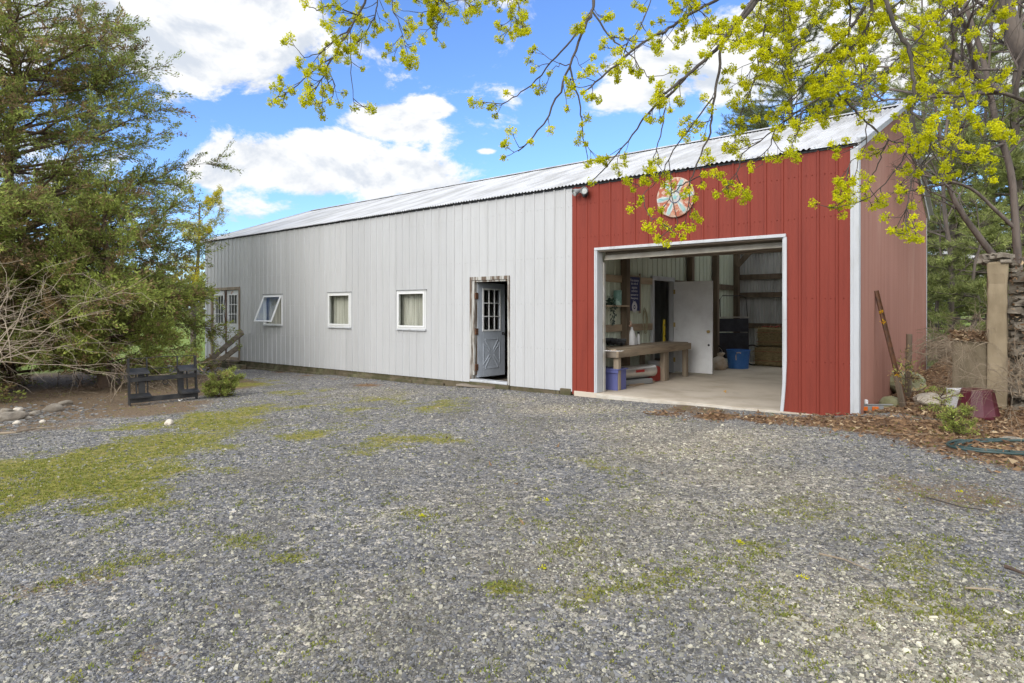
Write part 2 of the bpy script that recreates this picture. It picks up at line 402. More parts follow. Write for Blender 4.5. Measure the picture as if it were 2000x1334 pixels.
b = B(); b.span(XE - .085, XE + .022, -.022, .0, -.05, EZ - .05); b.span(XE - .045, XE + .02, -.030, -.0225, -.05, EZ - .05); b.span(XE + .0, XE + .022, .001, .075, -.05, EZ - .05); b.build('corner_trim', M['trim'], barn, bevel=.004)
b = B(); b.span(L0 - .022, L0 + .10, -.022, .0, -.25, EZ - .05); b.span(L0 - .022, L0, .001, .09, -.25, EZ - .05); b.build('corner_trim', M['trim'], barn, bevel=.004)
b = B(); b.span(XE, XE + .02, W0 - .06, W0 + .02, -.1, EZ - .05); b.build('corner_trim', M['trim'], barn)
# dark mossy sill under the white siding
b = B()
x = L0
while x < SPL - .3:
    x2 = min(x + random.uniform(2.4, 3.6), SPL - .28)
    b.span(x, x2 - .01, .012 + random.uniform(0, .01), .16, -.75, wbot((x + x2) / 2) + .05); x = x2
b.build('sill_beam', M['sill'], barn, bevel=.01)
b = B(); x = -16.3
while x < -7.8:
    x2 = min(x + random.uniform(1.8, 3), -7.7); b.span(x, x2 - .015, -.06 + random.uniform(0, .02), .0, -.75, float(gz(x, -.05)) + .075); x = x2
b.build('ground_board', M['sill'], barn, bevel=.012)
# floors
b = B(); b.span(SPL + .06, XE - .01, -.035, W0 - .02, -.5, -.105); b.build('concrete_slab', M['slab'], barn, bevel=.006)
b = B(); b.span(GX0 + .05, GX1 - .02, -.10, -.04, -.5, -.112); b.build('slab_edge', M['apron'], barn, bevel=.012)
b = B(); b.span(L0 + .02, SPL + .04, .17, W0 - .02, -.5, -.15); b.build('inner_floor', M['oldwood_x'], barn)
# ---- partition between the two bays, with its doorway
PX = -4.42
Y0, Y1 = hitX(1274, 600, PX)[1], hitX(1311, 600, PX)[1]
DZ = hitX(1311, 550, PX)[2]
siding('partition_panel', 0.03, W0 - .03, lambda u: -.1, lambda u: rz(u) - .06, [(Y0, Y1, -1, DZ)], RIB, .2335, lambda u, d, z: (PX + d, u, z), M['liner'])
b = B()
b.span(PX - .06, PX + .055, Y0 - .09, Y0, -.10, DZ + .09); b.span(PX - .06, PX + .055, Y1, Y1 + .09, -.10, DZ + .09); b.span(PX - .06, PX + .054, Y0 + .001, Y1 - .001, DZ, DZ + .09)
b.build('door_jamb', M['trim'], barn, bevel=.004)
b = B(); b.span(PX - .5, PX - .4, Y1 - .32, Y1 - .20, -.1, 2.2); b.build('inner_stud', M['amber'], barn)
b = B(); b.span(PX - .9, PX - .86, Y0 - .9, Y1 + .7, -.1, 2.3); b.build('inner_wall', M['oldwood'], barn)
# grey door standing open across the bay
gd = B(); gd.span(PX + .06, PX + .06 + .90, Y1 + .0, Y1 + .045, -.07, DZ - .01)
gdo = gd.build('door', M['greydoor'], barn, bevel=.003); gdo['label'] = 'pale grey slab door swung open inside the garage bay'
kx = PX + .06 + .82
b = B(); b.lathe([(0, -.075), (.02, -.072), (.03, -.055), (.024, -.035), (.012, -.03), (.012, -.012), (.032, -.01), (.032, 0)], (kx, Y1, .86), 16, Matrix.Rotation(math.radians(-90), 3, 'X')); b.build('knob', M['brass'], gdo, smooth=True)
b = B(); b.lathe([(0, -.014), (.022, -.012), (.026, 0)], (kx - .0, Y1, .56), 16, Matrix.Rotation(math.radians(-90), 3, 'X')); b.build('lock', M['darkmetal'], gdo, smooth=True)
for z in (.2, 1.0, 1.75):
    b = B(); b.span(PX + .054, PX + .10, Y1 - .012, Y1 - .001, z - .05, z + .05); b.build('hinge', M['brass'], gdo)
# ---- timber frame inside the bay
for y in (.16, 1.70, 4.9, 6.5, 8.05):
    b = B(); b.span(PX + .02, PX + .16, y - .07, y + .07, -.1, EZ + slope * min(y, W0 - y) - .1); b.build('post', M['post'], barn, bevel=.006)
    b = B(); b.span(-.16, -.02, y - .07, y + .07, -.1, EZ + slope * min(y, W0 - y) - .1); b.build('post', M['post'], barn, bevel=.006)
for x in (-2.9, -.25):
    b = B(); b.span(x - .07, x + .07, W0 - .19, W0 - .05, -.1, EZ - .1); b.build('post', M['post'], barn, bevel=.006)
gm = M['oldwood_y']
for z in (.98, 1.95):
    for ya, yb in ((.24, 1.62), (1.78, Y0 - .10)):
        b = B(); b.span(PX + .02, PX + .06, ya, yb, z - .07, z + .07); b.build('girt', gm, barn, bevel=.004)
    b = B(); b.span(PX + .02, PX + .058, Y1 + .1, W0 - .25, z - .07, z + .07); b.build('girt', M['post'], barn, bevel=.004)
for z in (.9, 1.75, 2.25, 3.0):
    b = B(); b.span(PX + .1, -2.78 if z < 2.7 else -.1, W0 - .06, W0 - .02, z - .07, z + .07); b.build('girt', M['post'], barn, bevel=.004)
    b = B(); b.span(-.06, -.02, .25, W0 - .15, z - .07, z + .07); b.build('girt', M['post'], barn, bevel=.004)
for x in (-3.4, -2.2, -1.0):
    b = B(); b.beam((x, .05, EZ - .12), (x, W0 / 2 - .02, RZ - .12), .05, .18); b.beam((x, W0 / 2 + .02, RZ - .12), (x, W0 - .05, EZ - .12), .05, .18); b.build('rafter', M['post'], barn)
for y in (.2, 1.7, 4.9, 6.5):
    b = B(); b.span(PX + .2, -.2, y - .03, y + .03, EZ - .35, EZ - .16); b.build('tie_beam', M['post'], barn)
for sx in (1,):
    b = B(); b.beam((PX + .2, W0 - .4, 2.55), (PX + .75, W0 - .25, 3.2), .06, .14); b.build('brace', M['post'], barn)
# ---- garage opening: trim, jambs, tracks, retracted sectional door
b = B(); b.span(GX0 - .032, GX0 - .001, -.034, .03, -.15, GZ); b.span(GX0 - .032, GX1 + .035, -.0345, .03, GZ + .0006, GZ + .048); b.build('opening_trim', M['trim'], barn, bevel=.005)
b = B(); zs = [-.16, .05, .3, .6, 1.2, 2.37]; off = [.05, .03, .012, 0, 0, 0]
for (z0, z1, o0, o1) in zip(zs[:-1], zs[1:], off[:-1], off[1:]):
    b.beam((GX1 + .022 - o0, -.005, z0), (GX1 + .022 - o1, -.005, z1 - .001), .045, .045, (1, 0, 0))
b.build('opening_trim', M['trim'], barn, bevel=.004)
b = B(); b.span(GX0 + .001, GX0 + .02, -.02, .17, -.10, GZ); b.build('jamb', M['trim'], barn)
b = B(); b.span(GX1 - .02, GX1 - .001, .0, .17, -.10, GZ); b.build('jamb', M['trim'], barn)
b = B(); b.span(GX0 + .021, GX1 - .021, .0, .17, GZ - .02, GZ + .04); b.build('header', M['oldwood_x'], barn)
od = B()
for i in range(4):
    ya = .22 + i * .56
    od.beam((GX0 + .05, ya + .02, GZ - .035 + .012 * i), (GX1 - .05, ya + .02, GZ - .015 + .012 * i), .04, .05)
    od.span(GX0 + .05, GX1 - .05, ya + .04, ya + .53, GZ - .03 + .015 * i, GZ + .01 + .015 * i)
odo = od.build('overhead_door', M['oldwood_x'], barn, bevel=.004)
b = B(); b.beam((GX0 + .06, .20, GZ - .115), (GX1 - .06, .20, GZ - .085), .03, .085); b.beam((GX0 + .06, .185, GZ - .150), (GX1 - .06, .185, GZ - .115), .045, .022); b.build('bottom_rail', mat('tan_metal', (.36, .33, .27), .5, (.27, .24, .19), 4), odo, bevel=.004)
for x in (GX0 + .035, GX1 - .045):
    b = B(); b.span(x - .012, x + .012, .175, .225, -.1, GZ - .2); b.build('door_track', mat('track_metal', (.45, .44, .41), .5, (.34, .31, .26), 5, metal=.3), barn)
# ---- windows
def window(h, openang=0):
    u0, u1, z0, z1 = h; m = M['vinyl']
    fr = B(); t = .028
    fr.span(u0, u0 + t, -.03, .06, z0, z1); fr.span(u1 - t, u1, -.03, .06, z0, z1); fr.span(u0 + t, u1 - t, -.03, .06, z1 - t, z1); fr.span(u0 + t, u1 - t, -.03, .06, z0, z0 + t)
    w = fr.build('window', m, barn, bevel=.004)
    b = B(); b.span(u0 - .015, u1 + .015, -.045, -.0, z1 + .001, z1 + .022); b.build('drip_cap', M['grey'], w)
    b = B(); b.span(u0 - .01, u1 + .01, -.05, -.0, z0 - .035, z0 - .001); b.build('window_sill', M['trim'], w, bevel=.004)
    a0, a1, c0, c1 = u0 + t + .004, u1 - t - .004, z0 + t + .004, z1 - t - .004
    rot = Matrix.Rotation(openang, 4, 'X'); piv = Vector((0, -.03, c1))
    def tr(ob):
        ob.data.transform(Matrix.Translation(piv) @ rot @ Matrix.Translation(-piv)); return ob
    s = .042; b = B(); b.span(a0, a0 + s, -.045, -.01, c0, c1); b.span(a1 - s, a1, -.045, -.01, c0, c1); b.span(a0 + s, a1 - s, -.045, -.01, c1 - s, c1); b.span(a0 + s, a1 - s, -.045, -.01, c0, c0 + s)
    tr(b.build('sash', m, w, bevel=.004))
    b = B(); b.span(a0 + s - .005, a1 - s + .005, -.030, -.024, c0 + s - .005, c1 - s + .005); tr(b.build('pane', M['glass'], w))
    V = []; n = 60
    for i in range(n + 1):
        u = u0 - .1 + (u1 - u0 + .2) * i / n; y = .16 + .022 * math.sin(i * 1.35) + .012 * math.sin(i * .53)
        V += [(u, y, z0 - .1), (u, y, z1 + .1)]
    mesh_np('curtain', V, [(2 * i, 2 * i + 2, 2 * i + 3, 2 * i + 1) for i in range(n)], M['curtain'], w, smooth=True)
    return w
window(H_W1, math.radians(-22))['label'] = 'awning window propped open at the bottom'
window(H_W2); window(H_W3)
# ---- doors: slab built in its own frame (o, u along width, n outward), w x h
def door(o, u, n, w, h, m, lites, xpanel=True, knob_side=1, knobmat=None, lw=.6, lite_z=(.50, .93)):
    o, u, n = Vector(o), Vector(u), Vector(n); k = Vector((0, 0, 1)); rot = Matrix((u, n, k)).transposed()
    P = lambda a, d, z: o + u * a + n * d + k * z
    bx = lambda B_, a0, a1, d0, d1, z0, z1: B_.box(P((a0 + a1) / 2, (d0 + d1) / 2, (z0 + z1) / 2), (a1 - a0, d1 - d0, z1 - z0), rot)
    b = B(); la, lb = w * (1 - lw) / 2, w * (1 + lw) / 2; za, zb = h * lite_z[0], h * lite_z[1]
    bx(b, 0, la, -.044, 0, 0, h); bx(b, lb, w, -.044, 0, 0, h); bx(b, la, lb, -.044, 0, 0, za); bx(b, la, lb, -.044, 0, zb, h)
    if xpanel:
        cx, cz, hw, hh = w / 2, h * .245, w * .30, h * .155
        def ridge(p, q, wd=.022):
            p3, q3 = P(p[0], .002, p[1]), P(q[0], .002, q[1]); b.beam(p3, q3, wd, .014, tuple(n))
        for sx in (-1, 1):
            g = .045
            ridge((cx - hw + g, cz + sx * hh), (cx + hw - g, cz + sx * hh)); ridge((cx + sx * hw, cz - hh + g * 1.6), (cx + sx * hw, cz + hh - g * 1.6))
            ridge((cx - hw + g, cz + sx * (hh - .01)), (cx - .04, cz + sx * .07)); ridge((cx + hw - g, cz + sx * (hh - .01)), (cx + .04, cz + sx * .07))
            ridge((cx + sx * hw, cz + hh - .08), (cx + sx * .07, cz + .03)); ridge((cx + sx * hw, cz - hh + .08), (cx + sx * .07, cz - .03))
    d = b.build('door', m, barn, bevel=.003)
    b = B(); e = .028
    bx(b, la - e, la + .004, 0, .012, za - e, zb + e); bx(b, lb - .004, lb + e, 0, .012, za - e, zb + e); bx(b, la + .004, lb - .004, 0, .012, zb - .004, zb + e); bx(b, la + .004, lb - .004, 0, .012, za - e, za + .004)
    for i in range(1, 3):
        a = la + (lb - la) * i / 3; bx(b, a - .009, a + .009, -.006, .009, za + .004, zb - .004)
        z = za + (zb - za) * i / 3; bx(b, la + .004, lb - .004, -.005, .008, z - .009, z + .009)
    b.build('lite_frame', M['vinyl'], d)
    b = B(); bx(b, la, lb, -.03, -.022, za, zb); b.build('pane', M['glass'], d)
    if knobmat:
        a = w - .065 if knob_side > 0 else .065
        b = B(); c = P(a, 0, h * .455); rr = Matrix((u, k, n)).transposed()
        b.lathe([(0.03, 0), (.03, .008), (.012, .012), (.012, .03), (.028, .042), (.026, .06), (0, .066)], c, 14, rr); b.build('knob', knobmat, d, smooth=True)
    return d, P
# middle door: weathered frame, blue grey door swung inwards
u0, u1, z0, z1 = H_D
b = B(); b.span(u0 + .001, u0 + .05, -.03, .14, z0, z1); b.span(u1 - .04, u1 - .001, -.03, .14, z0, z1); b.span(u0 + .051, u1 - .041, -.03, .14, z1 - .07, z1)
b.span(u0 + .051, u0 + .11, -.01, .10, z0 + .13, z1 - .071); b.span(u0 + .111, u1 - .041, -.005, .10, z1 - .105, z1 - .071)
fr = b.build('door_frame', M['peel'], barn, bevel=.004)
b = B(); b.span(u0 + .001, u1 - .001, -.05, .16, z0 - .12, z0 - .0); b.build('door_step', M['sill'], barn, bevel=.01)
b = B(); b.span(u0 + .03, u1 - .03, -.06, .15, z0 + .0, z0 + .05); b.build('threshold', M['trim'], barn, bevel=.012)
da = math.radians(86); dd, P = door((u0 + .12, .09, z0 + .075), (math.cos(da), math.sin(da), 0), (math.sin(da), -math.cos(da), 0), .80, z1 - z0 - .19, M['bluedoor'], True, knobmat=M['darkmetal'])
dd['label'] = 'blue grey entry door standing open'
for z in (.22, .95, 1.68):
    b = B(); b.span(u0 + .108, u0 + .135, .01, .09, z0 + z, z0 + z + .13); b.build('hinge', M['rust'], dd)
# double doors at the far end, white and rusting
u0, u1, z0, z1 = H_DD
b = B(); b.span(u0 + .001, u0 + .09, -.03, .12, z0, z1); b.span(u1 - .06, u1 - .001, -.03, .12, z0, z1); b.span(u0 + .091, u1 - .061, -.03, .12, z1 - .09, z1); b.span(u0 + .091, u1 - .061, -.03, .12, z0, z0 + .08)
b.build('door_frame', M['oldwood'], barn, bevel=.004)
mw = (u0 + .09 + u1 - .06) / 2
for ua, ub, s in ((u0 + .10, mw - .03, -1), (mw + .03, u1 - .07, 1)):
    d, P = door((ua, .02, z0 + .085), (1, 0, 0), (0, -1, 0), ub - ua, z1 - z0 - .185, M['rustdoor'], True, knob_side=s, lw=.62); d['label'] = 'white double door leaf with rust stains'
b = B(); b.span(mw - .028, mw + .028, .0, .03, z0 + .081, z1 - .091); b.build('astragal', M['rust'], barn)
b = B(); b.tube([(mw + .0 + .03 * math.sin(i * .9), -.035, z1 - .1 - i * .11) for i in range(15)], .011, 6); b.build('door_cable', M['rubber'], barn)
# step beam and boards at the double doors
b = B(); b.span(u0 - .05, u1 + .5, -.22, -.07, -.8, z0 - .10); b.span(u0 + .0, u1 - .02, -.16, -.035, z0 - .098, z0 - .03); b.build('door_sill', M['sill'], barn, bevel=.012)
b = B(); b.span(u0, u1, -.12, .16, z0 - .029, z0 - .001); b.build('threshold', M['oldwood_x'], barn, bevel=.006)
# ================================================================ GROUND
def blob(x, y, lst):
    s = np.zeros_like(x)
    for px, py, r, w in lst:
        c = hitG(px, py); s = np.maximum(s, w * np.exp(-((x - c[0]) ** 2 + (y - c[1]) ** 2) / (r * r)))
    return s
MOSS = [(10, 960, 1.1, 1), (130, 915, 1.0, 1), (250, 885, 1.0, 1), (350, 855, .8, 1), (430, 828, .8, 1), (480, 800, .7, .8), (330, 830, .6, .8), (200, 960, .7, .8), (300, 920, .7, .8), (560, 770, 1.3, .50), (700, 790, 1.5, .48), (620, 850, 1.1, .44),
        (850, 790, 1.0, .52), (780, 850, 1.1, .42), (480, 750, 1.2, .7), (400, 985, .6, .5), (440, 812, .7, 1), (300, 865, .8, 1),  (820, 1005, .18, .65), (985, 1150, .12, .8), (1300, 1110, .5, .40), (1400, 1140, .4, .38), (1180, 930, .5, .36), (560, 1085, .25, .6), (230, 1090, .2, .5), (480, 1060, .2, .42), (1700, 1080, .9, .37)]
DIRT = [(0, 815, 2.2, 1), (150, 800, 1.6, 1), (280, 800, 1.1, 1), (350, 790, .8, .9), (60, 770, 3, 1), (600, 1075, .3, .6), (420, 1190, .35, .5), (330, 1290, .3, .5), (530, 1220, .25, .45), (200, 1130, .4, .4), (30, 1150, .3, .45), (1350, 800, .7, .7), (1900, 960, 1.0, .5), (1800, 930, .9, .4), (1250, 1190, .3, .4)]
TAN = [(1090, 800, .7, 1), (1180, 800, .6, .9), (1250, 840, .9, .9), (1330, 880, .9, 1), (1420, 860, .9, 1), (1450, 930, .9, .9), (1550, 980, .9, .7), (1000, 780, .6, .6), (1750, 1220, .7, 1), (1850, 1290, .5, 1), (1600, 1150, .8, .7), (1180, 1090, .8, .6), (720, 770, 1.5, .5), (900, 1000, .9, .4), (700, 1200, .6, .4), (1500, 1100, 1.0, .6), (1350, 1000, 1.0, .65)]
LEAF = [(1300, 808, .36, .7), (1400, 814, .40, .85), (1500, 818, .42, .95), (1600, 824, .5, 1), (1700, 826, .6, 1), (1800, 840, .7, 1), (1900, 860, .9, 1), (2000, 890, .9, 1), (2080, 850, 1.2, 1), (1850, 780, 1.2, 1), (1820, 730, 1.6, 1), (1950, 760, 1.5, 1), (560, 727, .5, .7), (720, 752, .6, .6), (600, 733, .5, .6), (650, 740, .4, .5)]
def zones(x, y):
    n = fbm(x * 2.2, y * 2.2, 11); n2 = fbm(x * 6, y * 6, 23)
    moss = np.clip(blob(x, y, MOSS) * 1.25 + (n - .5) * 1.3 + (n2 - .5) * .9 - .17, 0, 1)
    dirt = np.clip(blob(x, y, DIRT) * 1.3 + (n - .5) * .8 + (n2 - .5) * .4 - .22, 0, 1)
    # bare earth and needles below the cedars
    ced = sstep(-9.6, -11.5, x + .35 * (y + 4)) * sstep(-14, -11, y) * (1 - sstep(3, 6, y)); ced = ced * (x > -22) * (1 - sstep(-2.4, -1.3, y))
    dirt = np.maximum(dirt, np.clip(ced * 1.2 + (n - .5) * .5, 0, 1) * 1.0)
    tan = np.clip(blob(x, y, TAN) * 1.1 + (n - .5) * .6 + (n2 - .5) * .4 - .12, 0, 1)
    leaf = np.clip(blob(x, y, LEAF) * 1.4 + (n - .5) * .7 + (n2 - .5) * .5 - .28, 0, 1)
    leaf = np.maximum(leaf, sstep(.0, .25, x) * sstep(-.3, .4, y) * (1 - sstep(2.6, 3.4, x + (n - .5) * 2)) * (1 - sstep(7.3, 8.6, y + (n - .5))))
    field = np.maximum.reduce([sstep(8.8, 10.5, y + (n - .5) * 1.5), sstep(-19.3, -21, x + (n - .5)) * sstep(-16, -12, y + x * .0), sstep(9, 12, x)])
    return moss, dirt, tan, leaf, field
def axis(a0, a1, step, far):
    c = np.arange(a0, a1 + 1e-6, step); g = step; lo = []; p = a0
    while p > -far: g *= 1.35; p -= g; lo.append(p)
    hi = []; g = step; p = a1
    while p < far: g *= 1.35; p += g; hi.append(p)
    return np.array(lo[::-1] + list(c) + hi)
xs = axis(-21, 7, .14, 600); ys = axis(-10, 11, .14, 600)
X, Y = np.meshgrid(xs, ys, indexing='ij'); Zg = gz(X, Y)
far = np.hypot(X + 6, Y); Zg = Zg + sstep(120, 600, far) * 3.0 * (fbm(X / 90, Y / 90, 8) - .3)
mo, di, ta, le, fi = zones(X, Y)
nx, ny = len(xs), len(ys)
i = np.arange(nx - 1)[:, None] * ny + np.arange(ny - 1)[None]
fc = np.stack([i, i + ny, i + ny + 1, i + 1], -1).reshape(-1, 4)
def ground_mat():
    m = bpy.data.materials.new('gravel_ground'); t, nodes, links = nt(m); g = N(t); b = nodes['Principled BSDF']; b.inputs['Roughness'].default_value = .9; b.inputs['Specular IOR Level'].default_value = .25
    tc = g.n('ShaderNodeTexCoord').outputs['Object']
    a1 = g.n('ShaderNodeSeparateColor', {0: g.n('ShaderNodeAttribute', attribute_name='col').outputs['Color']}).outputs
    a2 = g.n('ShaderNodeSeparateColor', {0: g.n('ShaderNodeAttribute', attribute_name='zone').outputs['Color']}).outputs
    wv = g.n('ShaderNodeVectorMath', {0: tc, 1: g.n('ShaderNodeVectorMath', {0: g.n('ShaderNodeTexNoise', {'Vector': tc, 'Scale': 30, 'Detail': 2}).outputs[1], 3: .03}, operation='SCALE').outputs[0]}, operation='ADD').outputs[0]
    def stones(scale):
        v = g.n('ShaderNodeTexVoronoi', {'Vector': wv, 'Scale': scale}); r = g.n('ShaderNodeSeparateColor', {0: v.outputs['Color']}).outputs
        return v.outputs['Distance'], r[0], r[1]
    d1, r1, q1 = stones(58); d2, r2, q2 = stones(26)
    def ramp(f, stops):
        cr = g.n('ShaderNodeValToRGB', {0: f}); e = cr.color_ramp.elements
        while len(e) < len(stops): e.new(.5)
        for el, (p, c) in zip(e, stops): el.position = p; el.color = c + (1,)
        return cr.outputs[0]
    st = [(0, (.045, .047, .055)), (.3, (.11, .115, .128)), (.6, (.175, .182, .2)), (.82, (.26, .26, .265)), (.93, (.42, .40, .36)), (1, (.55, .52, .46))]
    stt = [(0, (.09, .075, .055)), (.3, (.22, .19, .145)), (.6, (.34, .30, .235)), (.85, (.48, .43, .35)), (1, (.6, .56, .48))]
    big = g.ss(q2, .55, .6)
    c = g.mix(big, ramp(r1, st), ramp(r2, st)); ct = g.mix(big, ramp(r1, stt), ramp(r2, stt))
    n1 = g.noise(tc, 4, 5, .65); n2 = g.noise(tc, 38, 4, .6); n3 = g.noise(tc, .9, 4, .6)
    c = g.mix(1.0, g.mix(g.math('MULTIPLY', a1[2], g.ss(n2, .3, .6)), c, ct), (1.02, .965, .885), 'MULTIPLY')
    c = g.mix(g.math('MULTIPLY', g.ss(n2, .5, .68), .6), c, (.125, .108, .082))          # fines between the stones
    c = g.mix(g.math('MULTIPLY', g.ss(n3, .45, .7), .5), c, (.115, .10, .075))
    dirt = g.mix(g.ss(n2, .35, .65), (.10, .068, .042), (.21, .15, .092))
    c = g.mix(g.ss(g.math('ADD', a1[1], g.math('MULTIPLY', g.math('SUBTRACT', n2, .5), .9)), .3, .6), c, dirt)
    leaf = g.mix(g.ss(g.noise(tc, 22, 3), .4, .62), (.10, .055, .03), (.25, .145, .07))
    c = g.mix(g.ss(g.math('ADD', a2[0], g.math('MULTIPLY', g.math('SUBTRACT', n2, .5), .9)), .3, .6), c, leaf)
    moss = g.mix(g.ss(g.noise(tc, 16, 4, .7), .35, .65), (.125, .125, .022), (.27, .235, .055))
    moss = g.mix(g.ss(n1, .52, .75), moss, (.30, .225, .10))
    c = g.mix(g.ss(g.math('ADD', a1[0], g.math('MULTIPLY', g.math('SUBTRACT', n2, .5), 1.5)), .28, .62), c, moss)
    grass = g.mix(g.ss(g.noise(tc, 2.5, 5, .7), .3, .7), (.10, .16, .025), (.22, .26, .055))
    c = g.mix(a2[1], c, grass)
    links.new(c, b.inputs['Base Color'])
    hgt = g.math('ADD', g.math('MULTIPLY', d1, -.6), g.math('MULTIPLY', d2, -.9)); hgt = g.math('ADD', hgt, g.math('MULTIPLY', n2, .8))
    bn = g.n('ShaderNodeBump', {'Strength': .8, 'Distance': .014, 'Height': hgt}); links.new(bn.outputs[0], b.inputs['Normal'])
    return m
ground = mesh_np('ground', np.stack([X, Y, Zg], -1), fc, ground_mat(), col=np.stack([mo, di, ta], -1), smooth=True)
a = ground.data.attributes.new('zone', 'FLOAT_COLOR', 'POINT'); c4 = np.ones((nx * ny, 4), np.float32); c4[:, 0] = le.ravel(); c4[:, 1] = fi.ravel(); c4[:, 2] = 0; a.data.foreach_set('color', c4.ravel())
tag(ground, kind='structure')
def inside_barn(x, y, m=.03): return (x > L0 - m) & (x < XE + m) & (y > -m) & (y < W0 + m)
# ---- loose crushed stone, real chips where the lens can resolve them
def make_chips(n):
    Zd = 1.9 * (12.5 / 1.9) ** (RNG.random(n) ** 1.05); Xd = (RNG.random(n) * 2 - 1) * (Zd * .98 + .6)
    p = CAM[None] + R[None] * Xd[:, None] + F[None] * Zd[:, None]; x, y = p[:, 0], p[:, 1]
    mo_, di_, ta_, le_, fi_ = zones(x, y)
    keep = ~inside_barn(x, y, .09) & (RNG.random(n) > np.clip(mo_ * .72 + di_ * .6 + .4 * di_ * (Zd > 8) + le_ * .9 + fi_, 0, .98))
    keep &= ~((x > GX0) & (x < GX1) & (y > -.12) & (y < 1))
    x, y, ta_, Zd = x[keep], y[keep], ta_[keep], Zd[keep]; n = len(x)
    s = np.clip(np.exp(RNG.normal(math.log(.0043), .48, n)), .0022, .017) * (.85 + .05 * Zd)
    cube = np.array([[a, b, c] for a in (-1, 1) for b in (-1, 1) for c in (-1, 1)], float)
    v = cube[None] * RNG.uniform(.55, 1.1, (n, 8, 3)); v[:, 1::2, :2] *= .62; v *= np.stack([s * RNG.uniform(.8, 1.5, n), s * RNG.uniform(.6, 1.1, n), s * RNG.uniform(.3, .65, n)], -1)[:, None]
    yaw = RNG.random(n) * 6.283; tx = RNG.normal(0, .28, n); ty = RNG.normal(0, .28, n)
    cy, sy = np.cos(yaw)[:, None], np.sin(yaw)[:, None]
    vx = v[..., 0] * cy - v[..., 1] * sy; vy = v[..., 0] * sy + v[..., 1] * cy; vz = v[..., 2] + vx * tx[:, None] + vy * ty[:, None]
    v = np.stack([vx + x[:, None], vy + y[:, None], vz + (gz(x, y) + s * .12)[:, None]], -1)
    q = np.array([[0, 1, 3, 2], [4, 6, 7, 5], [0, 4, 5, 1], [2, 3, 7, 6], [0, 2, 6, 4], [1, 5, 7, 3]])
    f = (np.arange(n)[:, None, None] * 8 + q[None]).reshape(-1, 4)
    t = RNG.random(n); base = np.interp(t, [0, .35, .7, .9, 1], [.065, .135, .20, .275, .42])
    warm = np.clip(RNG.normal(.50, .35, n) + ta_ * 1.0 + (t > .9) * .6, -.4, 1)
    base = base * (.94 + ta_ * .5) * (.72 + .56 * fbm(x * .55 + 3, y * .55, 41)) * (.8 + .4 * fbm(x * 2.3, y * 2.3, 43))
    col = np.stack([base * (1 + .10 * warm), base * (1 + .025 * warm), base * (1.03 - .25 * warm)], -1); col = np.clip(col, .02, .7)
    return mesh_np('gravel', v, f, M['chip'], col=np.repeat(col, 8, 0))
tag(make_chips(NCHIP), kind='stuff')
# ---- grass and moss tufts in the gravel
def make_blades(n):
    Zd = 2.0 * (15 / 2.0) ** RNG.random(n * 6); Xd = (RNG.random(n * 6) * 2 - 1) * (Zd * .95 + .5)
    p = CAM[None] + R[None] * Xd[:, None] + F[None] * Zd[:, None]; x, y = p[:, 0], p[:, 1]
    mo_, di_, ta_, le_, fi_ = zones(x, y)
    sparse = (fbm(x * 1.4, y * 1.4, 31) > .50) * (.03 + .06 * (Zd > 4))
    keep = (RNG.random(len(x)) < np.maximum(mo_ ** 1.2, sparse) + fi_ * .6) & ~inside_barn(x, y, .06)
    x, y, mo_ = x[keep][:n], y[keep][:n], mo_[keep][:n]; k = len(x); nb = 7
    bx = np.repeat(x, nb) + RNG.normal(0, .013, k * nb); by = np.repeat(y, nb) + RNG.normal(0, .013, k * nb); m = k * nb
    h = RNG.uniform(.003, .011, m) * np.repeat(RNG.uniform(.6, 1.5, k), nb); a = RNG.random(m) * 6.283; lean = RNG.uniform(.2, 1.3, m) * h; w = RNG.uniform(.0018, .0042, m) * 1.3
    z = gz(bx, by) + .002; dx, dy = np.cos(a), np.sin(a)
    v = np.stack([np.stack([bx - dy * w, by + dx * w, z], -1), np.stack([bx + dy * w, by - dx * w, z], -1), np.stack([bx + dx * lean + dy * w * .3, by + dy * lean - dx * w * .3, z + h], -1), np.stack([bx + dx * lean - dy * w * .3, by + dy * lean + dx * w * .3, z + h], -1)], 1)
    f = np.arange(m * 4).reshape(-1, 4); tone = np.repeat(RNG.random(k), nb)[:, None]
    c = np.array([.14, .18, .02]) * (1 - tone) + np.array([.27, .26, .05]) * tone; c = c * RNG.uniform(.8, 1.2, (m, 1))
    return mesh_np('grass', v, f, M['blade'], col=np.repeat(c, 4, 0))
tag(make_blades(NBLADE), kind='stuff')
# ---- fallen leaves
def leaf_geo(x, y, z, size, tilt=.5):
    n = len(x); a = RNG.random(n) * 6.283; l = size; w = size * RNG.uniform(.3, .55, n)
    d = np.stack([np.cos(a), np.sin(a), RNG.normal(0, tilt * .6, n)], -1); d /= np.linalg.norm(d, axis=1)[:, None]
    s = np.stack([-np.sin(a), np.cos(a), RNG.normal(0, tilt, n)], -1); s /= np.linalg.norm(s, axis=1)[:, None]
    c = np.stack([x, y, z], -1); up = np.array([0, 0, 1.0]); curl = (RNG.uniform(-.25, .35, n) * size)[:, None] * up
    v = np.stack([c - d * l[:, None] * .5 + curl, c + s * w[:, None] * .5, c + d * l[:, None] * .5 + curl, c - s * w[:, None] * .5], 1)
    return v
def leaf_col(n):
    t = RNG.random((n, 1)); c = np.array([.11, .062, .036]) * (1 - t) + np.array([.30, .185, .095]) * t
    p = RNG.random((n, 1)) < .12; return np.where(p, np.array([.46, .34, .2]), c) * RNG.uniform(.75, 1.15, (n, 1))
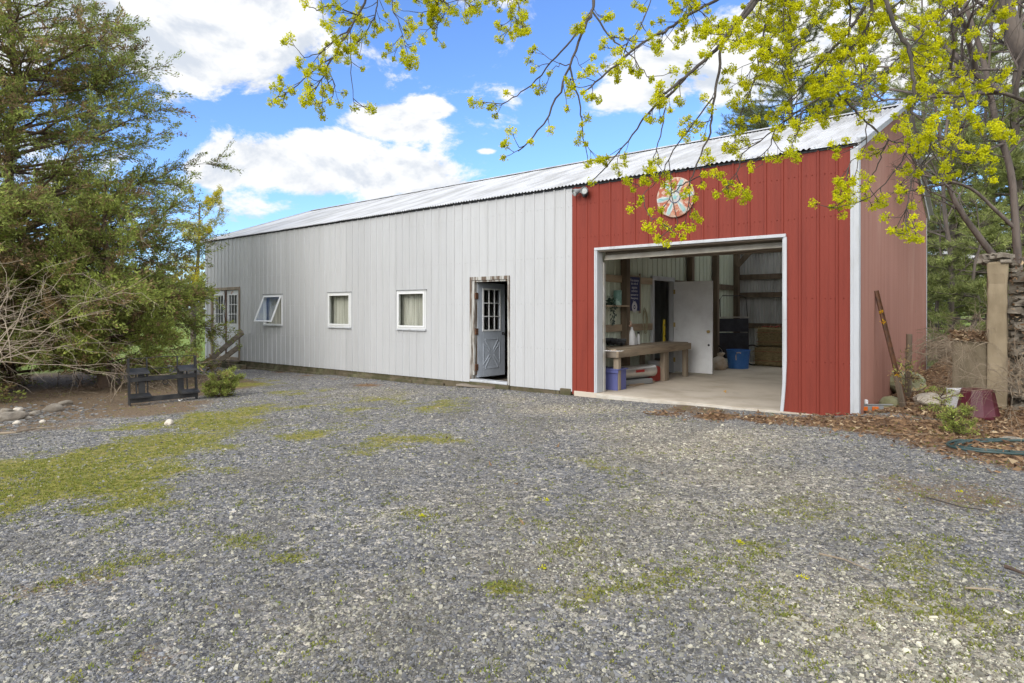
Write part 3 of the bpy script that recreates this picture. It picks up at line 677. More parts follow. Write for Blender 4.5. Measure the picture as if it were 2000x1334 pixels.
def make_litter(n):
    x = RNG.uniform(-20, 6, n * 8); y = RNG.uniform(-6, 9, n * 8); sel = RNG.random(n * 8) < np.where(x > -4.5, 1, .25); x, y = x[sel], y[sel]
    le_ = zones(x, y)[3]; keep = (RNG.random(len(x)) < le_ * .8 + .0008 + .10 * zones(x, y)[1] * (x < -7.5) * (y > -7)) & ~inside_barn(x, y, .05); x, y = x[keep][:n], y[keep][:n]; k = len(x)
    z = gz(x, y) + .012 + RNG.random(k) * .02
    v = leaf_geo(x, y, z, RNG.uniform(.04, .095, k) * np.where(x < -7, .55, 1)); f = np.arange(k * 4).reshape(-1, 4)
    tri = np.concatenate([f[:, [0, 1, 2]], f[:, [0, 2, 3]]])
    return mesh_np('leaf_litter', v, tri, M['litter'], col=np.repeat(leaf_col(k), 4, 0))
tag(make_litter(NLEAF), kind='stuff')
# ================================================================ SKY, SUN, CAMERA
SUN_EL, SUN_AZ = 50, None
def build_world():
    w = bpy.data.worlds.new('World'); sc.world = w; w.use_nodes = True; t = w.node_tree; g = N(t); bg = t.nodes['Background']
    sd = np.array(SUN_DIR); az = math.atan2(sd[0], sd[1])
    sky = g.n('ShaderNodeTexSky', sky_type='NISHITA', sun_disc=False, sun_elevation=math.asin(sd[2]), sun_rotation=az, altitude=100, air_density=1.0, dust_density=.6, ozone_density=1.4)
    col = g.mix(1.0, sky.outputs[0], SKY_GAIN, 'MULTIPLY')
    d = g.n('ShaderNodeTexCoord').outputs['Generated']; s = g.n('ShaderNodeSeparateXYZ', {0: d}).outputs
    azn = g.math('ARCTAN2', s[0], s[1]); eln = g.math('ARCSINE', s[2])
    clouds = [  # centre px, half sizes px, weight
        (420, 60, 260, 105, 1.15), (300, 100, 160, 75, 1.0), (520, 30, 140, 80, 1), (690, 335, 200, 48, 1.1), (560, 325, 170, 62, 1.1), (430, 340, 70, 40, .8), (760, 240, 95, 32, .85), (840, 210, 50, 22, .75), (640, 300, 120, 50, 1), (800, 355, 110, 22, .9),
        (1280, 150, 120, 85, 1.15), (1400, 110, 140, 100, 1.1), (1190, 190, 60, 45, .7), (1960, 90, 200, 120, 1.1), (1780, 60, 180, 90, .9), (60, 60, 260, 130, .8), (1500, 40, 160, 80, .9), (950, 296, 14, 5, .42), (300, 190, 60, 18, .45), (150, 560, 400, 40, .9), (1900, 480, 300, 90, .7), (2400, 250, 500, 200, 1), (-500, 300, 500, 160, 1)]
    F_ = None
    for px, py, rx, ry, wt in clouds:
        r = ray(px, py); r = r / np.linalg.norm(r); ca, ce = math.atan2(r[0], r[1]), math.asin(r[2])
        f = 1 / np.linalg.norm(ray(px, py)); sa, se = rx / 1200 * f * 1.0 / max(.35, math.cos(ce)), ry / 1200 * f
        dx = g.math('MULTIPLY', g.math('SUBTRACT', azn, ca), 1 / sa); dy = g.math('MULTIPLY', g.math('SUBTRACT', eln, ce), 1 / se)
        rr = g.math('SQRT', g.math('ADD', g.math('MULTIPLY', dx, dx), g.math('MULTIPLY', dy, dy)))
        v = g.math('MINIMUM', g.math('MULTIPLY_ADD', rr, -1.8 * wt, 1.8 * wt), 1.1)
        F_ = v if F_ is None else g.math('MAXIMUM', F_, v)
    # unseen cumulus behind and above the camera, brightened below for more fill light
    rest = g.math('MULTIPLY', g.ss(g.n('ShaderNodeVectorMath', {0: d, 1: tuple(F)}, operation='DOT_PRODUCT').outputs['Value'], .45, .1), 1.0)
    n0 = g.noise(d, 2.2, 3, .5); F_ = g.math('MAXIMUM', F_, g.math('SUBTRACT', g.math('MULTIPLY', g.math('SUBTRACT', n0, .36), 5.0), g.math('SUBTRACT', 1.0, rest)))
    F_ = g.math('MAXIMUM', F_, -1.6)
    dn = g.n('ShaderNodeMapping', {'Vector': d, 'Scale': (1, 1, 1.7)}).outputs[0]
    n1 = g.noise(dn, 5.5, 12, .66, .3); n2 = g.noise(dn, 4.0, 5, .6)
    dens = g.math('ADD', F_, g.math('MULTIPLY', g.math('SUBTRACT', n1, .5), 5.2))
    alpha = g.ss(dens, -.05, .55)
    up = g.n('ShaderNodeVectorMath', {0: dn, 1: (0, 0, .045)}, operation='ADD').outputs[0]; n1b = g.noise(up, 5.5, 6, .6, .3); n1c = g.noise(dn, 5.5, 6, .6, .3)
    core = g.ss(g.math('ADD', g.math('MULTIPLY', g.math('SUBTRACT', n1b, n1c), 3.2), g.math('MULTIPLY', g.math('SUBTRACT', n2, .5), 1.0)), -.12, .42)
    grey = g.mix(core, CLOUD_LIT, CLOUD_CORE)
    grey = g.mix(1.0, grey, g.n('ShaderNodeCombineXYZ', {0: g.math('MULTIPLY_ADD', rest, 1.3, 1.0), 1: g.math('MULTIPLY_ADD', rest, 1.3, 1.0), 2: g.math('MULTIPLY_ADD', rest, 1.3, 1.0)}).outputs[0], 'MULTIPLY')  # unseen clouds made over-bright to light the walls and the bay interior
    col = g.mix(alpha, col, grey)
    t.links.new(col, bg.inputs[0]); bg.inputs[1].default_value = SKY_STRENGTH
def build_cam():
    c = bpy.data.cameras.new('camera'); o = bpy.data.objects.new('camera', c); COL.objects.link(o); o.location = CAM; o.rotation_euler = (math.radians(90), 0, math.atan2(.6324, .7747))
    c.sensor_width = 36; c.lens = 36 * 1200 / 2000; c.shift_y = -62 / 2000; c.clip_start = .05; c.clip_end = 3000; sc.camera = o
    l = bpy.data.lights.new('sun', 'SUN'); l.energy = SUN_E; l.angle = math.radians(SUN_ANG); l.color = (1, .955, .89); o = bpy.data.objects.new('sun', l); COL.objects.link(o)
    o.rotation_euler = Vector(SUN_DIR).to_track_quat('Z', 'Y').to_euler(); o.location = (0, 0, 30)
build_world(); build_cam()
sc.view_settings.view_transform = 'Standard'; sc.view_settings.look = 'None'; sc.view_settings.gamma = 1; sc.view_settings.exposure = EXPOSURE; sc.view_settings.use_curve_mapping = False
sc.cycles.max_bounces = 8; sc.cycles.diffuse_bounces = 5; sc.cycles.glossy_bounces = 3; sc.cycles.transparent_max_bounces = 8; sc.cycles.transmission_bounces = 4; sc.cycles.use_denoising = True; sc.cycles.sample_clamp_indirect = 6
# ================================================================ VEGETATION
def unit(v): return v / (np.linalg.norm(v, axis=-1, keepdims=True) + 1e-9)
def tubes(P, Rr, k=4):
    """P (n,m,3) paths, Rr (n,m) radii -> verts, quads"""
    n, m = P.shape[:2]
    T = np.empty_like(P); T[:, 1:-1] = P[:, 2:] - P[:, :-2]; T[:, 0] = P[:, 1] - P[:, 0]; T[:, -1] = P[:, -1] - P[:, -2]; T = unit(T)
    ref = np.where(np.abs(T[:, :1, 2:3]) > .85, np.array([1., 0, 0]), np.array([0, 0, 1.])); ref = np.broadcast_to(ref, T.shape)
    A = unit(np.cross(T, ref)); Bn = np.cross(T, A)
    an = np.arange(k) * 2 * np.pi / k
    V = P[:, :, None] + Rr[:, :, None, None] * (A[:, :, None] * np.cos(an)[None, None, :, None] + Bn[:, :, None] * np.sin(an)[None, None, :, None])
    idx = np.arange(n * m * k).reshape(n, m, k)
    q = np.stack([idx[:, :-1], np.roll(idx, -1, 2)[:, :-1], np.roll(idx, -1, 2)[:, 1:], idx[:, 1:]], -1).reshape(-1, 4)
    return V.reshape(-1, 3), q
class Tree:
    def __init__(s): s.tv = []; s.tq = []; s.n = 0; s.lv = []; s.lc = []
    def tube(s, P, Rr, k=4):
        v, q = tubes(np.asarray(P, float), np.asarray(Rr, float), k); s.tv.append(v); s.tq.append(q + s.n); s.n += len(v)
    def poly(s, pts, r0, r1, k=7, sub=4, wig=0):
        pts = np.asarray(pts, float); t = np.arange(len(pts)); tt = np.linspace(0, len(pts) - 1, (len(pts) - 1) * sub + 1)
        # Catmull-Rom
        e = np.vstack([2 * pts[0] - pts[1], pts, 2 * pts[-1] - pts[-2]]); i = np.minimum(tt.astype(int), len(pts) - 2); f = (tt - i)[:, None]
        p0, p1, p2, p3 = e[i], e[i + 1], e[i + 2], e[i + 3]
        P = .5 * (2 * p1 + (p2 - p0) * f + (2 * p0 - 5 * p1 + 4 * p2 - p3) * f ** 2 + (3 * p1 - p0 - 3 * p2 + p3) * f ** 3)
        if wig: P[1:-1] += RNG.normal(0, wig, P[1:-1].shape)
        s.tube(P[None], np.linspace(r0, r1, len(P))[None], k); return P
    def leaves(s, c, d, l, w, col):
        d = unit(d); r = unit(np.cross(d, RNG.normal(0, 1, d.shape))); l = np.asarray(l)[:, None]; w = np.asarray(w)[:, None]
        s.lv.append(np.stack([c, c + d * l * .45 + r * w * .5, c + d * l, c + d * l * .45 - r * w * .5], 1)); s.lc.append(col)
    def done(s, root, wood, wname, leafm=None, lname=None):
        o = mesh_np(wname, np.concatenate(s.tv), np.concatenate(s.tq), wood, root, smooth=True)
        if s.lv:
            v = np.concatenate(s.lv); c = np.concatenate(s.lc); f = np.arange(len(v) * 4).reshape(-1, 4)
            mesh_np(lname, v, f, leafm, root, col=np.repeat(np.clip(c, 0, 1), 4, 0))
def bent(base, dirs, L, m, droop, wig=.06):
    """n curved twigs -> (n,m,3); droop adds -z with t^2"""
    t = np.linspace(0, 1, m)[None, :, None]; P = base[:, None] + dirs[:, None] * (L[:, None, None] * t)
    P = P + np.array([0, 0, 1.0]) * (droop[:, None, None] * t ** 2)
    w = RNG.normal(0, 1, P.shape) * (wig * L[:, None, None]) * t; w[:, 0] = 0
    return P + np.cumsum(w, 1) * .5
def taper(n, m, r0, r1): return np.asarray(r0)[:, None] * (1 - np.linspace(0, 1, m)[None]) + np.asarray(r1)[:, None] * np.linspace(0, 1, m)[None]
def at(P, t):
    """sample paths P (n,m,3) at t (n,k) -> (n,k,3), tangents"""
    m = P.shape[1]; x = np.clip(t, 0, .9999) * (m - 1); i = x.astype(int); f = (x - i)[..., None]; r = np.arange(len(P))[:, None]
    return P[r, i] * (1 - f) + P[r, i + 1] * f, unit(P[r, i + 1] - P[r, i])
def perp_spread(T, ang, k=None):
    d = RNG.normal(0, 1, T.shape); d = unit(d - T * (d * T).sum(-1, keepdims=True)); a = np.asarray(ang)[..., None]
    return unit(T * np.cos(a) + d * np.sin(a))
# ---------------------------------------------------------------- eastern red cedars
def cedar(base, H, rad, nprim, nsec, nleaf, label, tone=1.0, seed=1, low=.25, lean=(0, 0), leafsize=1.0, brown=.12, cat='tree', trunk_r=.14, name='cedar_tree', upt=.12):
    global RNG
    keep = RNG; RNG = np.random.default_rng(seed)
    base = np.asarray(base, float); root = thing(name, label, cat, base, {'cedar_tree': 'red cedars at the left edge', 'cedar_seedling': 'cedar seedlings among the dead leaves'}.get(name)); T = Tree()
    hs = np.linspace(0, 1, 9); tr = base + np.stack([lean[0] * hs ** 2, lean[1] * hs ** 2, H * hs], -1); tr[1:-1, :2] += RNG.normal(0, .04 * min(1, H / 6), (7, 2))
    T.tube(tr[None], (trunk_r * (1 - hs * .93))[None], 8)
    h = np.sort(low / H + (1 - low / H) * RNG.random(nprim) ** 1.15 * .985); az = np.arange(nprim) * 2.39996 + RNG.normal(0, .4, nprim)
    L = np.array([rad(a * H, b) for a, b in zip(h, az)]) * RNG.uniform(.62, 1.06, nprim)
    p0 = np.stack([np.interp(h, hs, tr[:, i]) for i in range(3)], -1)
    d = np.stack([np.cos(az), np.sin(az), RNG.normal(.20, .16, nprim) + .25 * h], -1); d = unit(d)
    P = bent(p0, d, L, 9, L * RNG.normal(-.02, .10, nprim), .05); T.tube(P, taper(nprim, 9, np.clip(L * .013, .008, .05), np.full(nprim, .003)), 5)
    cnt = np.maximum(3, (nsec * L / np.mean(L)).astype(int)); pi = np.repeat(np.arange(nprim), cnt); n2 = len(pi)
    t = .22 + .8 * RNG.random(n2) ** .75; b0, tg = at(P[pi], t[:, None]); b0, tg = b0[:, 0], tg[:, 0]
    L2 = L[pi] * RNG.uniform(.14, .34, n2) * (1.15 - .55 * t); L2 = np.clip(L2, .10 * min(1, H), .9)
    d2 = perp_spread(tg, RNG.uniform(.45, 1.05, n2)); d2[:, 2] = d2[:, 2] * .75 + upt; d2 = unit(d2)
    S = bent(b0, d2, L2, 5, L2 * RNG.normal(-.05, .1, n2), .07); T.tube(S, taper(n2, 5, np.clip(L2 * .010, .0025, .008), np.full(n2, .0015)), 3)
    # feathery sprays
    cl = np.maximum(6, (nleaf * L2 / L2.mean()).astype(int)); si = np.repeat(np.arange(n2), cl); n3 = len(si)
    tt = .12 + .95 * RNG.random(n3); c, tg3 = at(S[si], tt[:, None]); c, tg3 = c[:, 0], tg3[:, 0]
    c = c + RNG.normal(0, 1, c.shape) * (.035 * leafsize); dl = unit(tg3 + RNG.normal(0, .55, tg3.shape) + np.array([0, 0, .10]))
    ll = RNG.uniform(.035, .10, n3) * leafsize; lw = ll * RNG.uniform(.20, .40, n3)
    clump = RNG.normal(1, .20, nprim)[pi][si] * RNG.normal(1, .16, n2)[si]
    g0, g1, br = np.array([.16, .20, .040]), np.array([.33, .37, .078]), np.array([.28, .19, .09])
    k = RNG.random((n3, 1)); col = g0 * (1 - k) + g1 * k
    bsec = (RNG.random(n2) < brown * 1.2)[si] | (RNG.random(n3) < brown * .6) | ((tt < .35) & (RNG.random(n3) < .35)); col = np.where(bsec[:, None], br * (.7 + .6 * k), col)
    T.leaves(c, dl, ll, lw, col * (clump * tone)[:, None])
    T.done(root, M['cedarbark'], 'trunk', M['cedar'], 'foliage'); RNG = keep; return root
def gp(px, Z):   # ground point on the column px at depth Z
    p = cp((px - 1000) / 1200 * Z, Z, 0); p[2] = float(gz(p[0], p[1])) - .03; return p
rgt = math.atan2(R[1], R[0])
def rad_big(z, az):
    r = float(np.interp(z, [0, .6, 1.2, 2.2, 4, 5.6, 7, 8.2, 9.6, 11.5], [3.2, 3.9, 4.4, 4.5, 4.0, 3.5, 3.2, 2.7, 1.9, .25]))
    return r * (1 + .10 * math.sin(az * 3 + z))
cedar(gp(20, 14.2), 11.4, rad_big, 250, 27, 64, 'tallest shaggy red cedar at the left edge, reaching out of the picture', seed=3)
def rad_mid(z, az): return float(np.interp(z, [0, .5, 1.5, 3, 4.5, 6.2], [2.2, 2.9, 2.8, 2.3, 1.5, .2]))
cedar(gp(205, 13.6), 4.7, lambda z, az: float(np.interp(z, [0, .5, 1.3, 2.2, 3.4, 4.7], [1.4, 1.95, 2.15, 1.9, 1.1, .2])), 110, 20, 46, 'low spreading cedar behind the black steel frame, reaching to the end of the barn', tone=1.08, seed=5, brown=.10)
cedar(gp(-110, 12.2), 7.0, rad_mid, 120, 20, 44, 'brownish cedar at the left edge behind the pale bare twigs', tone=.9, seed=6, brown=.35)
cedar(gp(425, 11.6), .42, lambda z, az: .33 * (1 + .35 * math.cos(az - rgt)) * (1 - .35 * z), 46, 12, 26, 'knee high cedar bush growing beside the black steel frame', cat='shrub', seed=8, trunk_r=.012, low=.02, leafsize=.5, brown=.06, name='cedar_bush', upt=.4)
cedar(gp(1862, 7.0), .26, lambda z, az: .19 * (1 + .3 * math.cos(az)) * (1 - .4 * z), 30, 9, 18, 'bright green cedar seedling among dead leaves before the maroon planter', cat='shrub', seed=9, trunk_r=.008, low=.02, leafsize=.36, brown=.04, tone=1.2, name='cedar_seedling', upt=.3)
cedar(gp(1838, 7.6), .36, lambda z, az: .19 * (1 - .4 * z), 18, 8, 12, 'small leggy cedar seedling beside the pale rock', cat='shrub', seed=10, trunk_r=.008, low=.05, leafsize=.36, brown=.05, tone=1.2, name='cedar_seedling', upt=.3)
cedar(gp(1768, 8.9), .75, lambda z, az: .26 * (1 - .3 * z), 12, 6, 7, 'thin yellowish sapling at the foot of the leaning iron post', cat='shrub', seed=11, trunk_r=.008, low=.15, leafsize=.7, brown=.3, tone=1.3, name='yellow_sapling', upt=.1)
# ---------------------------------------------------------------- bare twiggy shrubs
def twigs(T, base, n, L, spread, up, r0, levels=2, k=5, droop=-.25, m=8, wig=.05, kids=6):
    base = np.broadcast_to(np.asarray(base, float), (n, 3)) + RNG.normal(0, spread * .25, (n, 3)) * np.array([1, 1, 0])
    d = unit(RNG.normal(0, 1, (n, 3)) * np.array([1, 1, .35]) + np.array([0, 0, up])); LL = L * RNG.uniform(.5, 1.1, n)
    P = bent(base, d, LL, m, LL * RNG.normal(droop, .15, n), wig); rr = np.full(n, r0) * RNG.uniform(.6, 1.2, n); T.tube(P, taper(n, m, rr, rr * .25), k)
    for lv in range(levels):
        q = np.repeat(np.arange(len(P)), kids); t = RNG.uniform(.2, 1, len(q)); b, tg = at(P[q], t[:, None]); b, tg = b[:, 0], tg[:, 0]
        d = perp_spread(tg, RNG.uniform(.4, 1.2, len(q))); LL = np.linalg.norm(P[q][:, -1] - P[q][:, 0], axis=1) * RNG.uniform(.2, .5, len(q)); rr = rr[q] * .55
        P = bent(b, d, LL, 6, LL * RNG.normal(droop * .5, .15, len(q)), wig * 1.2); T.tube(P, taper(len(q), 6, rr, rr * .35), 3 if lv else 4)
    return P
def shrub(name, label, base, n, L, spread, up, r0, m_, cat='shrub', stuff=False, group=None, **kw):
    if stuff:
        T = Tree(); twigs(T, base, n, L, spread, up, r0, **kw); o = mesh_np(name, np.concatenate(T.tv), np.concatenate(T.tq), m_, smooth=True); return tag(o, label, kind='stuff')
    root = thing(name, label, cat, base); T = Tree(); P = twigs(T, base, n, L, spread, up, r0, **kw); T.done(root, m_, 'branch'); return root
bp = gp(-110, 9.3); bp[2] += .9
shrub('bare_shrub', 'pale bare arching shrub in front of the cedars at the left edge', bp, 60, 2.6, 1.8, 1.0, .0075, M['palebark'], levels=2, kids=4, droop=-.28, wig=.10)
shrub('dead_sapling', 'thin dead sapling standing left of the black steel frame', gp(216, 10.9), 3, .95, .05, 2.6, .010, M['twig'], levels=1, kids=3, droop=0)
p = gp(90, 12.6); shrub('dry_brush', 'dry brown underbrush below the cedar skirts', p, 60, 1.2, 3.5, .5, .007, M['cedarbark'], stuff=True, levels=1, kids=5, droop=-.2)
p = gp(330, 13.4); shrub('dry_brush', 'dry brown underbrush behind the black steel frame', p, 40, .9, 2.5, .5, .006, M['twig'], stuff=True, levels=1, kids=5, droop=-.2)
# ---------------------------------------------------------------- deciduous trees: traced trunk plus recursive crown
def decid(name, label, trunk, r0, r1, nb, L, levels, bark, t0=.25, cat='tree', up=.25, bloom=0, bloomcol=((.33, .34, .03), (.5, .48, .05)), seed=1, extra=(), kids=6, bl=(.05, .10), bw=(.5, .8)):
    global RNG
    keep = RNG; RNG = np.random.default_rng(seed); root = thing(name, label, cat, trunk[0], 'leafless trees at the right' if name == 'bare_tree' else None); T = Tree()
    P = T.poly(trunk, r0, r1, 9, 5); paths = [P]
    for e, a, b in extra: paths.append(T.poly(e, a, b, 7, 4))
    ends = []
    for P in paths:
        n = max(4, int(nb * (len(P) / len(paths[0])))); t = RNG.uniform(t0, 1, n); b, tg = at(P[None].repeat(n, 0), t[:, None]); b, tg = b[:, 0], tg[:, 0]
        d = perp_spread(tg, RNG.uniform(.7, 1.3, n)); d[:, 2] += up; d = unit(d); LL = L * RNG.uniform(.5, 1.1, n) * (1.15 - .6 * t); rr = np.clip(np.interp(t, [0, 1], [r0, r1]) * RNG.uniform(.2, .42, n), .006, 1)
        Q = bent(b, d, LL, 8, LL * RNG.normal(.02, .1, n), .05); T.tube(Q, taper(n, 8, rr, rr * .3), 5)
        for lv in range(levels):
            q = np.repeat(np.arange(len(Q)), kids); tt = RNG.uniform(.2, 1, len(q)); b, tg = at(Q[q], tt[:, None]); b, tg = b[:, 0], tg[:, 0]
            d = perp_spread(tg, RNG.uniform(.35, 1.0, len(q))); d[:, 2] += .1; d = unit(d); LL = np.linalg.norm(Q[q][:, -1] - Q[q][:, 0], axis=1) * RNG.uniform(.25, .55, len(q)); rr = np.clip(rr[q] * .5, .0022, 1)
            Q = bent(b, d, LL, 6, LL * RNG.normal(0, .1, len(q)), .07); T.tube(Q, taper(len(q), 6, rr, rr * .4), 3)
        ends.append(Q)
    if bloom:
        E = np.concatenate(ends); q = np.repeat(np.arange(len(E)), bloom); c, _ = at(E[q], RNG.uniform(.3, 1, (len(q), 1))); c = c[:, 0] + RNG.normal(0, .04, (len(q), 3)); k = RNG.random((len(q), 1))
        T.leaves(c, RNG.normal(0, 1, c.shape), RNG.uniform(bl[0], bl[1], len(q)), RNG.uniform(bl[0], bl[1], len(q)) * RNG.uniform(*bw, len(q)), np.array(bloomcol[0]) * (1 - k) + np.array(bloomcol[1]) * k)
    T.done(root, bark, 'trunk', M['bloom'], 'blossom'); RNG = keep; return root
p = gp(378, 25); decid('budding_tree', 'bare tree with yellow spring buds rising behind the left end of the barn', [p, p + [0, 0, 2.2], p + [.2, .1, 4], p + [.1, .2, 6.2]], .12, .03, 20, 1.7, 3, M['bark'], seed=21, bloom=5, bloomcol=((.42, .40, .04), (.66, .56, .06)), bl=(.025, .06), kids=6, t0=.2)
# slender trunks growing behind the ruined wall
Zt = 10.2
decid('bare_tree', 'slender bare tree leaning in from behind the ruined wall at the right edge', [pp(2010, 800, Zt), pp(1995, 600, Zt), pp(1986, 480, Zt), pp(1975, 340, Zt), pp(1946, 240, Zt + .1), pp(1919, 111, Zt + .2), pp(1886, 10, Zt + .3), pp(1850, -120, Zt + .4)], .068, .03, 15, 1.9, 2, M['bark'], t0=.45, seed=31, kids=4, up=.05,
      extra=[([pp(1991, 454, Zt), pp(1945, 411, Zt), pp(1896, 368, Zt), pp(1830, 348, Zt - .1), pp(1790, 341, Zt - .1)], .035, .012), ([pp(1960, 280, Zt), pp(1900, 300, Zt - .3), pp(1840, 270, Zt - .4), pp(1800, 262, Zt - .4)], .02, .007)])
decid('bare_tree', 'crooked bare trunk leaning left above the stone cap of the pillar', [pp(1965, 620, Zt + .6), pp(1950, 520, Zt + .5), pp(1925, 480, Zt + .5), pp(1880, 418, Zt + .5), pp(1853, 362, Zt + .6), pp(1838, 280, Zt + .8), pp(1820, 160, Zt + 1)], .07, .02, 10, 1.6, 2, M['bark'], t0=.4, seed=33, kids=4)
decid('bare_tree', 'thick dark tree limb crossing the upper right corner', [pp(2330, 700, 10), pp(2220, 400, 10), pp(2090, 220, 10), pp(2003, 114, 10), pp(1970, 36, 10), pp(1945, -60, 10), pp(1900, -200, 10)], .18, .10, 9, 2.6, 2, M['bark'], t0=.4, seed=35, kids=4,
      extra=[([pp(2100, 240, 10), pp(2000, 196, 9.6), pp(1930, 172, 9.4), pp(1862, 147, 9.3)], .04, .015), ([pp(2100, 150, 10), pp(2000, 138, 9.6), pp(1900, 136, 9.5), pp(1800, 138, 9.4)], .03, .01)])
for (px, Z, H, sd, lab) in ((1850, 17, 8, 41, 'grey leafless tree in the thicket beside the rear barn corner'), (1930, 19, 10, 42, 'grey leafless tree between the pines at the right'), (1760, 25, 10, 43, 'grey leafless tree rising behind the ridge at the gable')):
    p = gp(px, Z); decid('bare_tree', lab, [p, p + [.1, 0, H * .3], p + [-.1, .1, H * .6], p + [.1, 0, H]], .09, .025, 18, 2.2, 2, M['bark'], t0=.2, seed=sd, kids=4)
# ---------------------------------------------------------------- white pines
def pine(base, H, rmax, label, seed, low=.06, tone=1.0, dens=1.0, trunk_r=.2, bright=0):
    global RNG
    keep = RNG; RNG = np.random.default_rng(seed); root = thing('pine_tree', label, 'tree', base, 'white pines behind the barn'); T = Tree(); base = np.asarray(base, float)
    hs = np.linspace(0, 1, 8); tr = base + np.stack([0 * hs, 0 * hs, H * hs], -1); tr[1:-1, :2] += RNG.normal(0, .06, (6, 2)); T.tube(tr[None], (trunk_r * (1 - .9 * hs))[None], 8)
    nw = int(H / .55); per = 6; h = np.repeat(np.linspace(low, .98, nw), per) + RNG.normal(0, .006, nw * per); n = len(h); az = RNG.random(n) * 6.283
    L = rmax * np.clip((1.03 - h) ** .75, .05, 1) * np.clip(.55 + h * 2, .6, 1) * RNG.uniform(.6, 1.1, n); p0 = np.stack([np.interp(h, hs, tr[:, i]) for i in range(3)], -1)
    d = unit(np.stack([np.cos(az), np.sin(az), .10 + .5 * h ** 2 + RNG.normal(0, .1, n)], -1)); P = bent(p0, d, L, 8, L * RNG.normal(.03, .09, n), .04); T.tube(P, taper(n, 8, np.clip(L * .013, .01, .06), np.full(n, .005)), 4)
    cnt = np.maximum(3, (12 * dens * L / L.mean()).astype(int)); pi = np.repeat(np.arange(n), cnt); n2 = len(pi); t = .22 + .8 * RNG.random(n2) ** .8
    b0, tg = at(P[pi], t[:, None]); b0, tg = b0[:, 0], tg[:, 0]; L2 = np.clip(L[pi] * RNG.uniform(.15, .34, n2) * (1.1 - .5 * t), .15, 1.1); d2 = perp_spread(tg, RNG.uniform(.4, 1.0, n2)); d2[:, 2] = d2[:, 2] * .45 + .14; d2 = unit(d2)
    S = bent(b0, d2, L2, 5, L2 * RNG.normal(.05, .1, n2), .05); T.tube(S, taper(n2, 5, np.full(n2, .007), np.full(n2, .003)), 3)
    cl = np.maximum(10, (30 * dens * L2 / L2.mean()).astype(int)); si = np.repeat(np.arange(n2), cl); n3 = len(si); tt = .15 + .87 * RNG.random(n3); c, tg3 = at(S[si], tt[:, None]); c, tg3 = c[:, 0], tg3[:, 0]
    dl = unit(tg3 * .8 + RNG.normal(0, .5, tg3.shape) + np.array([0, 0, .1])); ll = RNG.uniform(.10, .20, n3); lw = RNG.uniform(.010, .020, n3)
    clump = RNG.normal(1, .18, n)[pi][si] * RNG.normal(1, .18, n2)[si]; k = RNG.random((n3, 1)); c0, c1 = np.array([.085, .11, .034]), np.array([.21, .23, .075])
    if bright: c0, c1 = np.array([.15, .19, .05]), np.array([.34, .36, .12])
    T.leaves(c, dl, ll, lw, (c0 * (1 - k) + c1 * k) * (clump * tone)[:, None]); T.done(root, M['bark'], 'trunk', M['pine'], 'needles'); RNG = keep
for px, Z, H, r, sd, br, dn, lab in (
        (1545, 27, 18, 5.2, 51, 0, 1.9, 'dark dense pine rising behind the barn roof over the garage bay'), (1690, 31, 18, 4.8, 52, 0, 1.4, 'dark pine behind the roof near the ridge end'), (1862, 21, 14, 4.8, 53, 1, 1.6, 'light feathery white pine just past the rear barn corner'),
        (1985, 19, 13.5, 4.6, 54, 1, 1.5, 'feathery white pine filling the right edge behind the ruined wall'), (1800, 27, 16, 4.6, 55, 1, 1.3, 'tall white pine seen past the gable peak'), (1935, 28, 16, 5, 56, 1, 1.3, 'white pine standing back between two nearer pines'), (2150, 24, 16, 5.0, 57, 0, .8, 'pine at the far right, mostly out of the picture')):
    pine(gp(px, Z), H, r, lab, sd, bright=br, dens=dn)
pine(gp(1838, 17.5), 4.6, 2.0, 'young bushy pine low behind the rear corner of the barn', 58, low=.03, dens=.9, trunk_r=.07, bright=1)
pine(gp(1905, 16.5), 4.0, 1.9, 'young bushy pine low behind the concrete pillar', 59, low=.03, dens=.9, trunk_r=.07, bright=1)
# brush piles and brambles round the ruin
p = gp(1865, 14.5); shrub('brush_pile', 'heap of grey cut branches behind the rear corner of the barn', p + [0, 0, .15], 150, 1.6, 4.0, .45, .012, M['twig'], stuff=True, levels=1, kids=6, droop=-.3)
p = gp(1925, 13.2); shrub('brush_pile', 'tangle of dead twigs in the gap left of the concrete pillar', p + [0, 0, .2], 80, 1.3, 2.0, .5, .010, M['twig'], stuff=True, levels=1, kids=6, droop=-.3)
p = gp(2010, 7.5); shrub('bramble', 'bare bramble canes arching across the ruined wall at the right edge', p + [0, 0, .35], 30, 1.5, .5, .7, .006, M['twig'], levels=2, kids=5, droop=-.35)
shrub('vine_tangle', 'matted dry vine over the top of the low concrete wall', np.array([1.2, 1.5, .90]), 70, .6, .8, .25, .0045, M['twig'], levels=2, kids=5, droop=-.75)
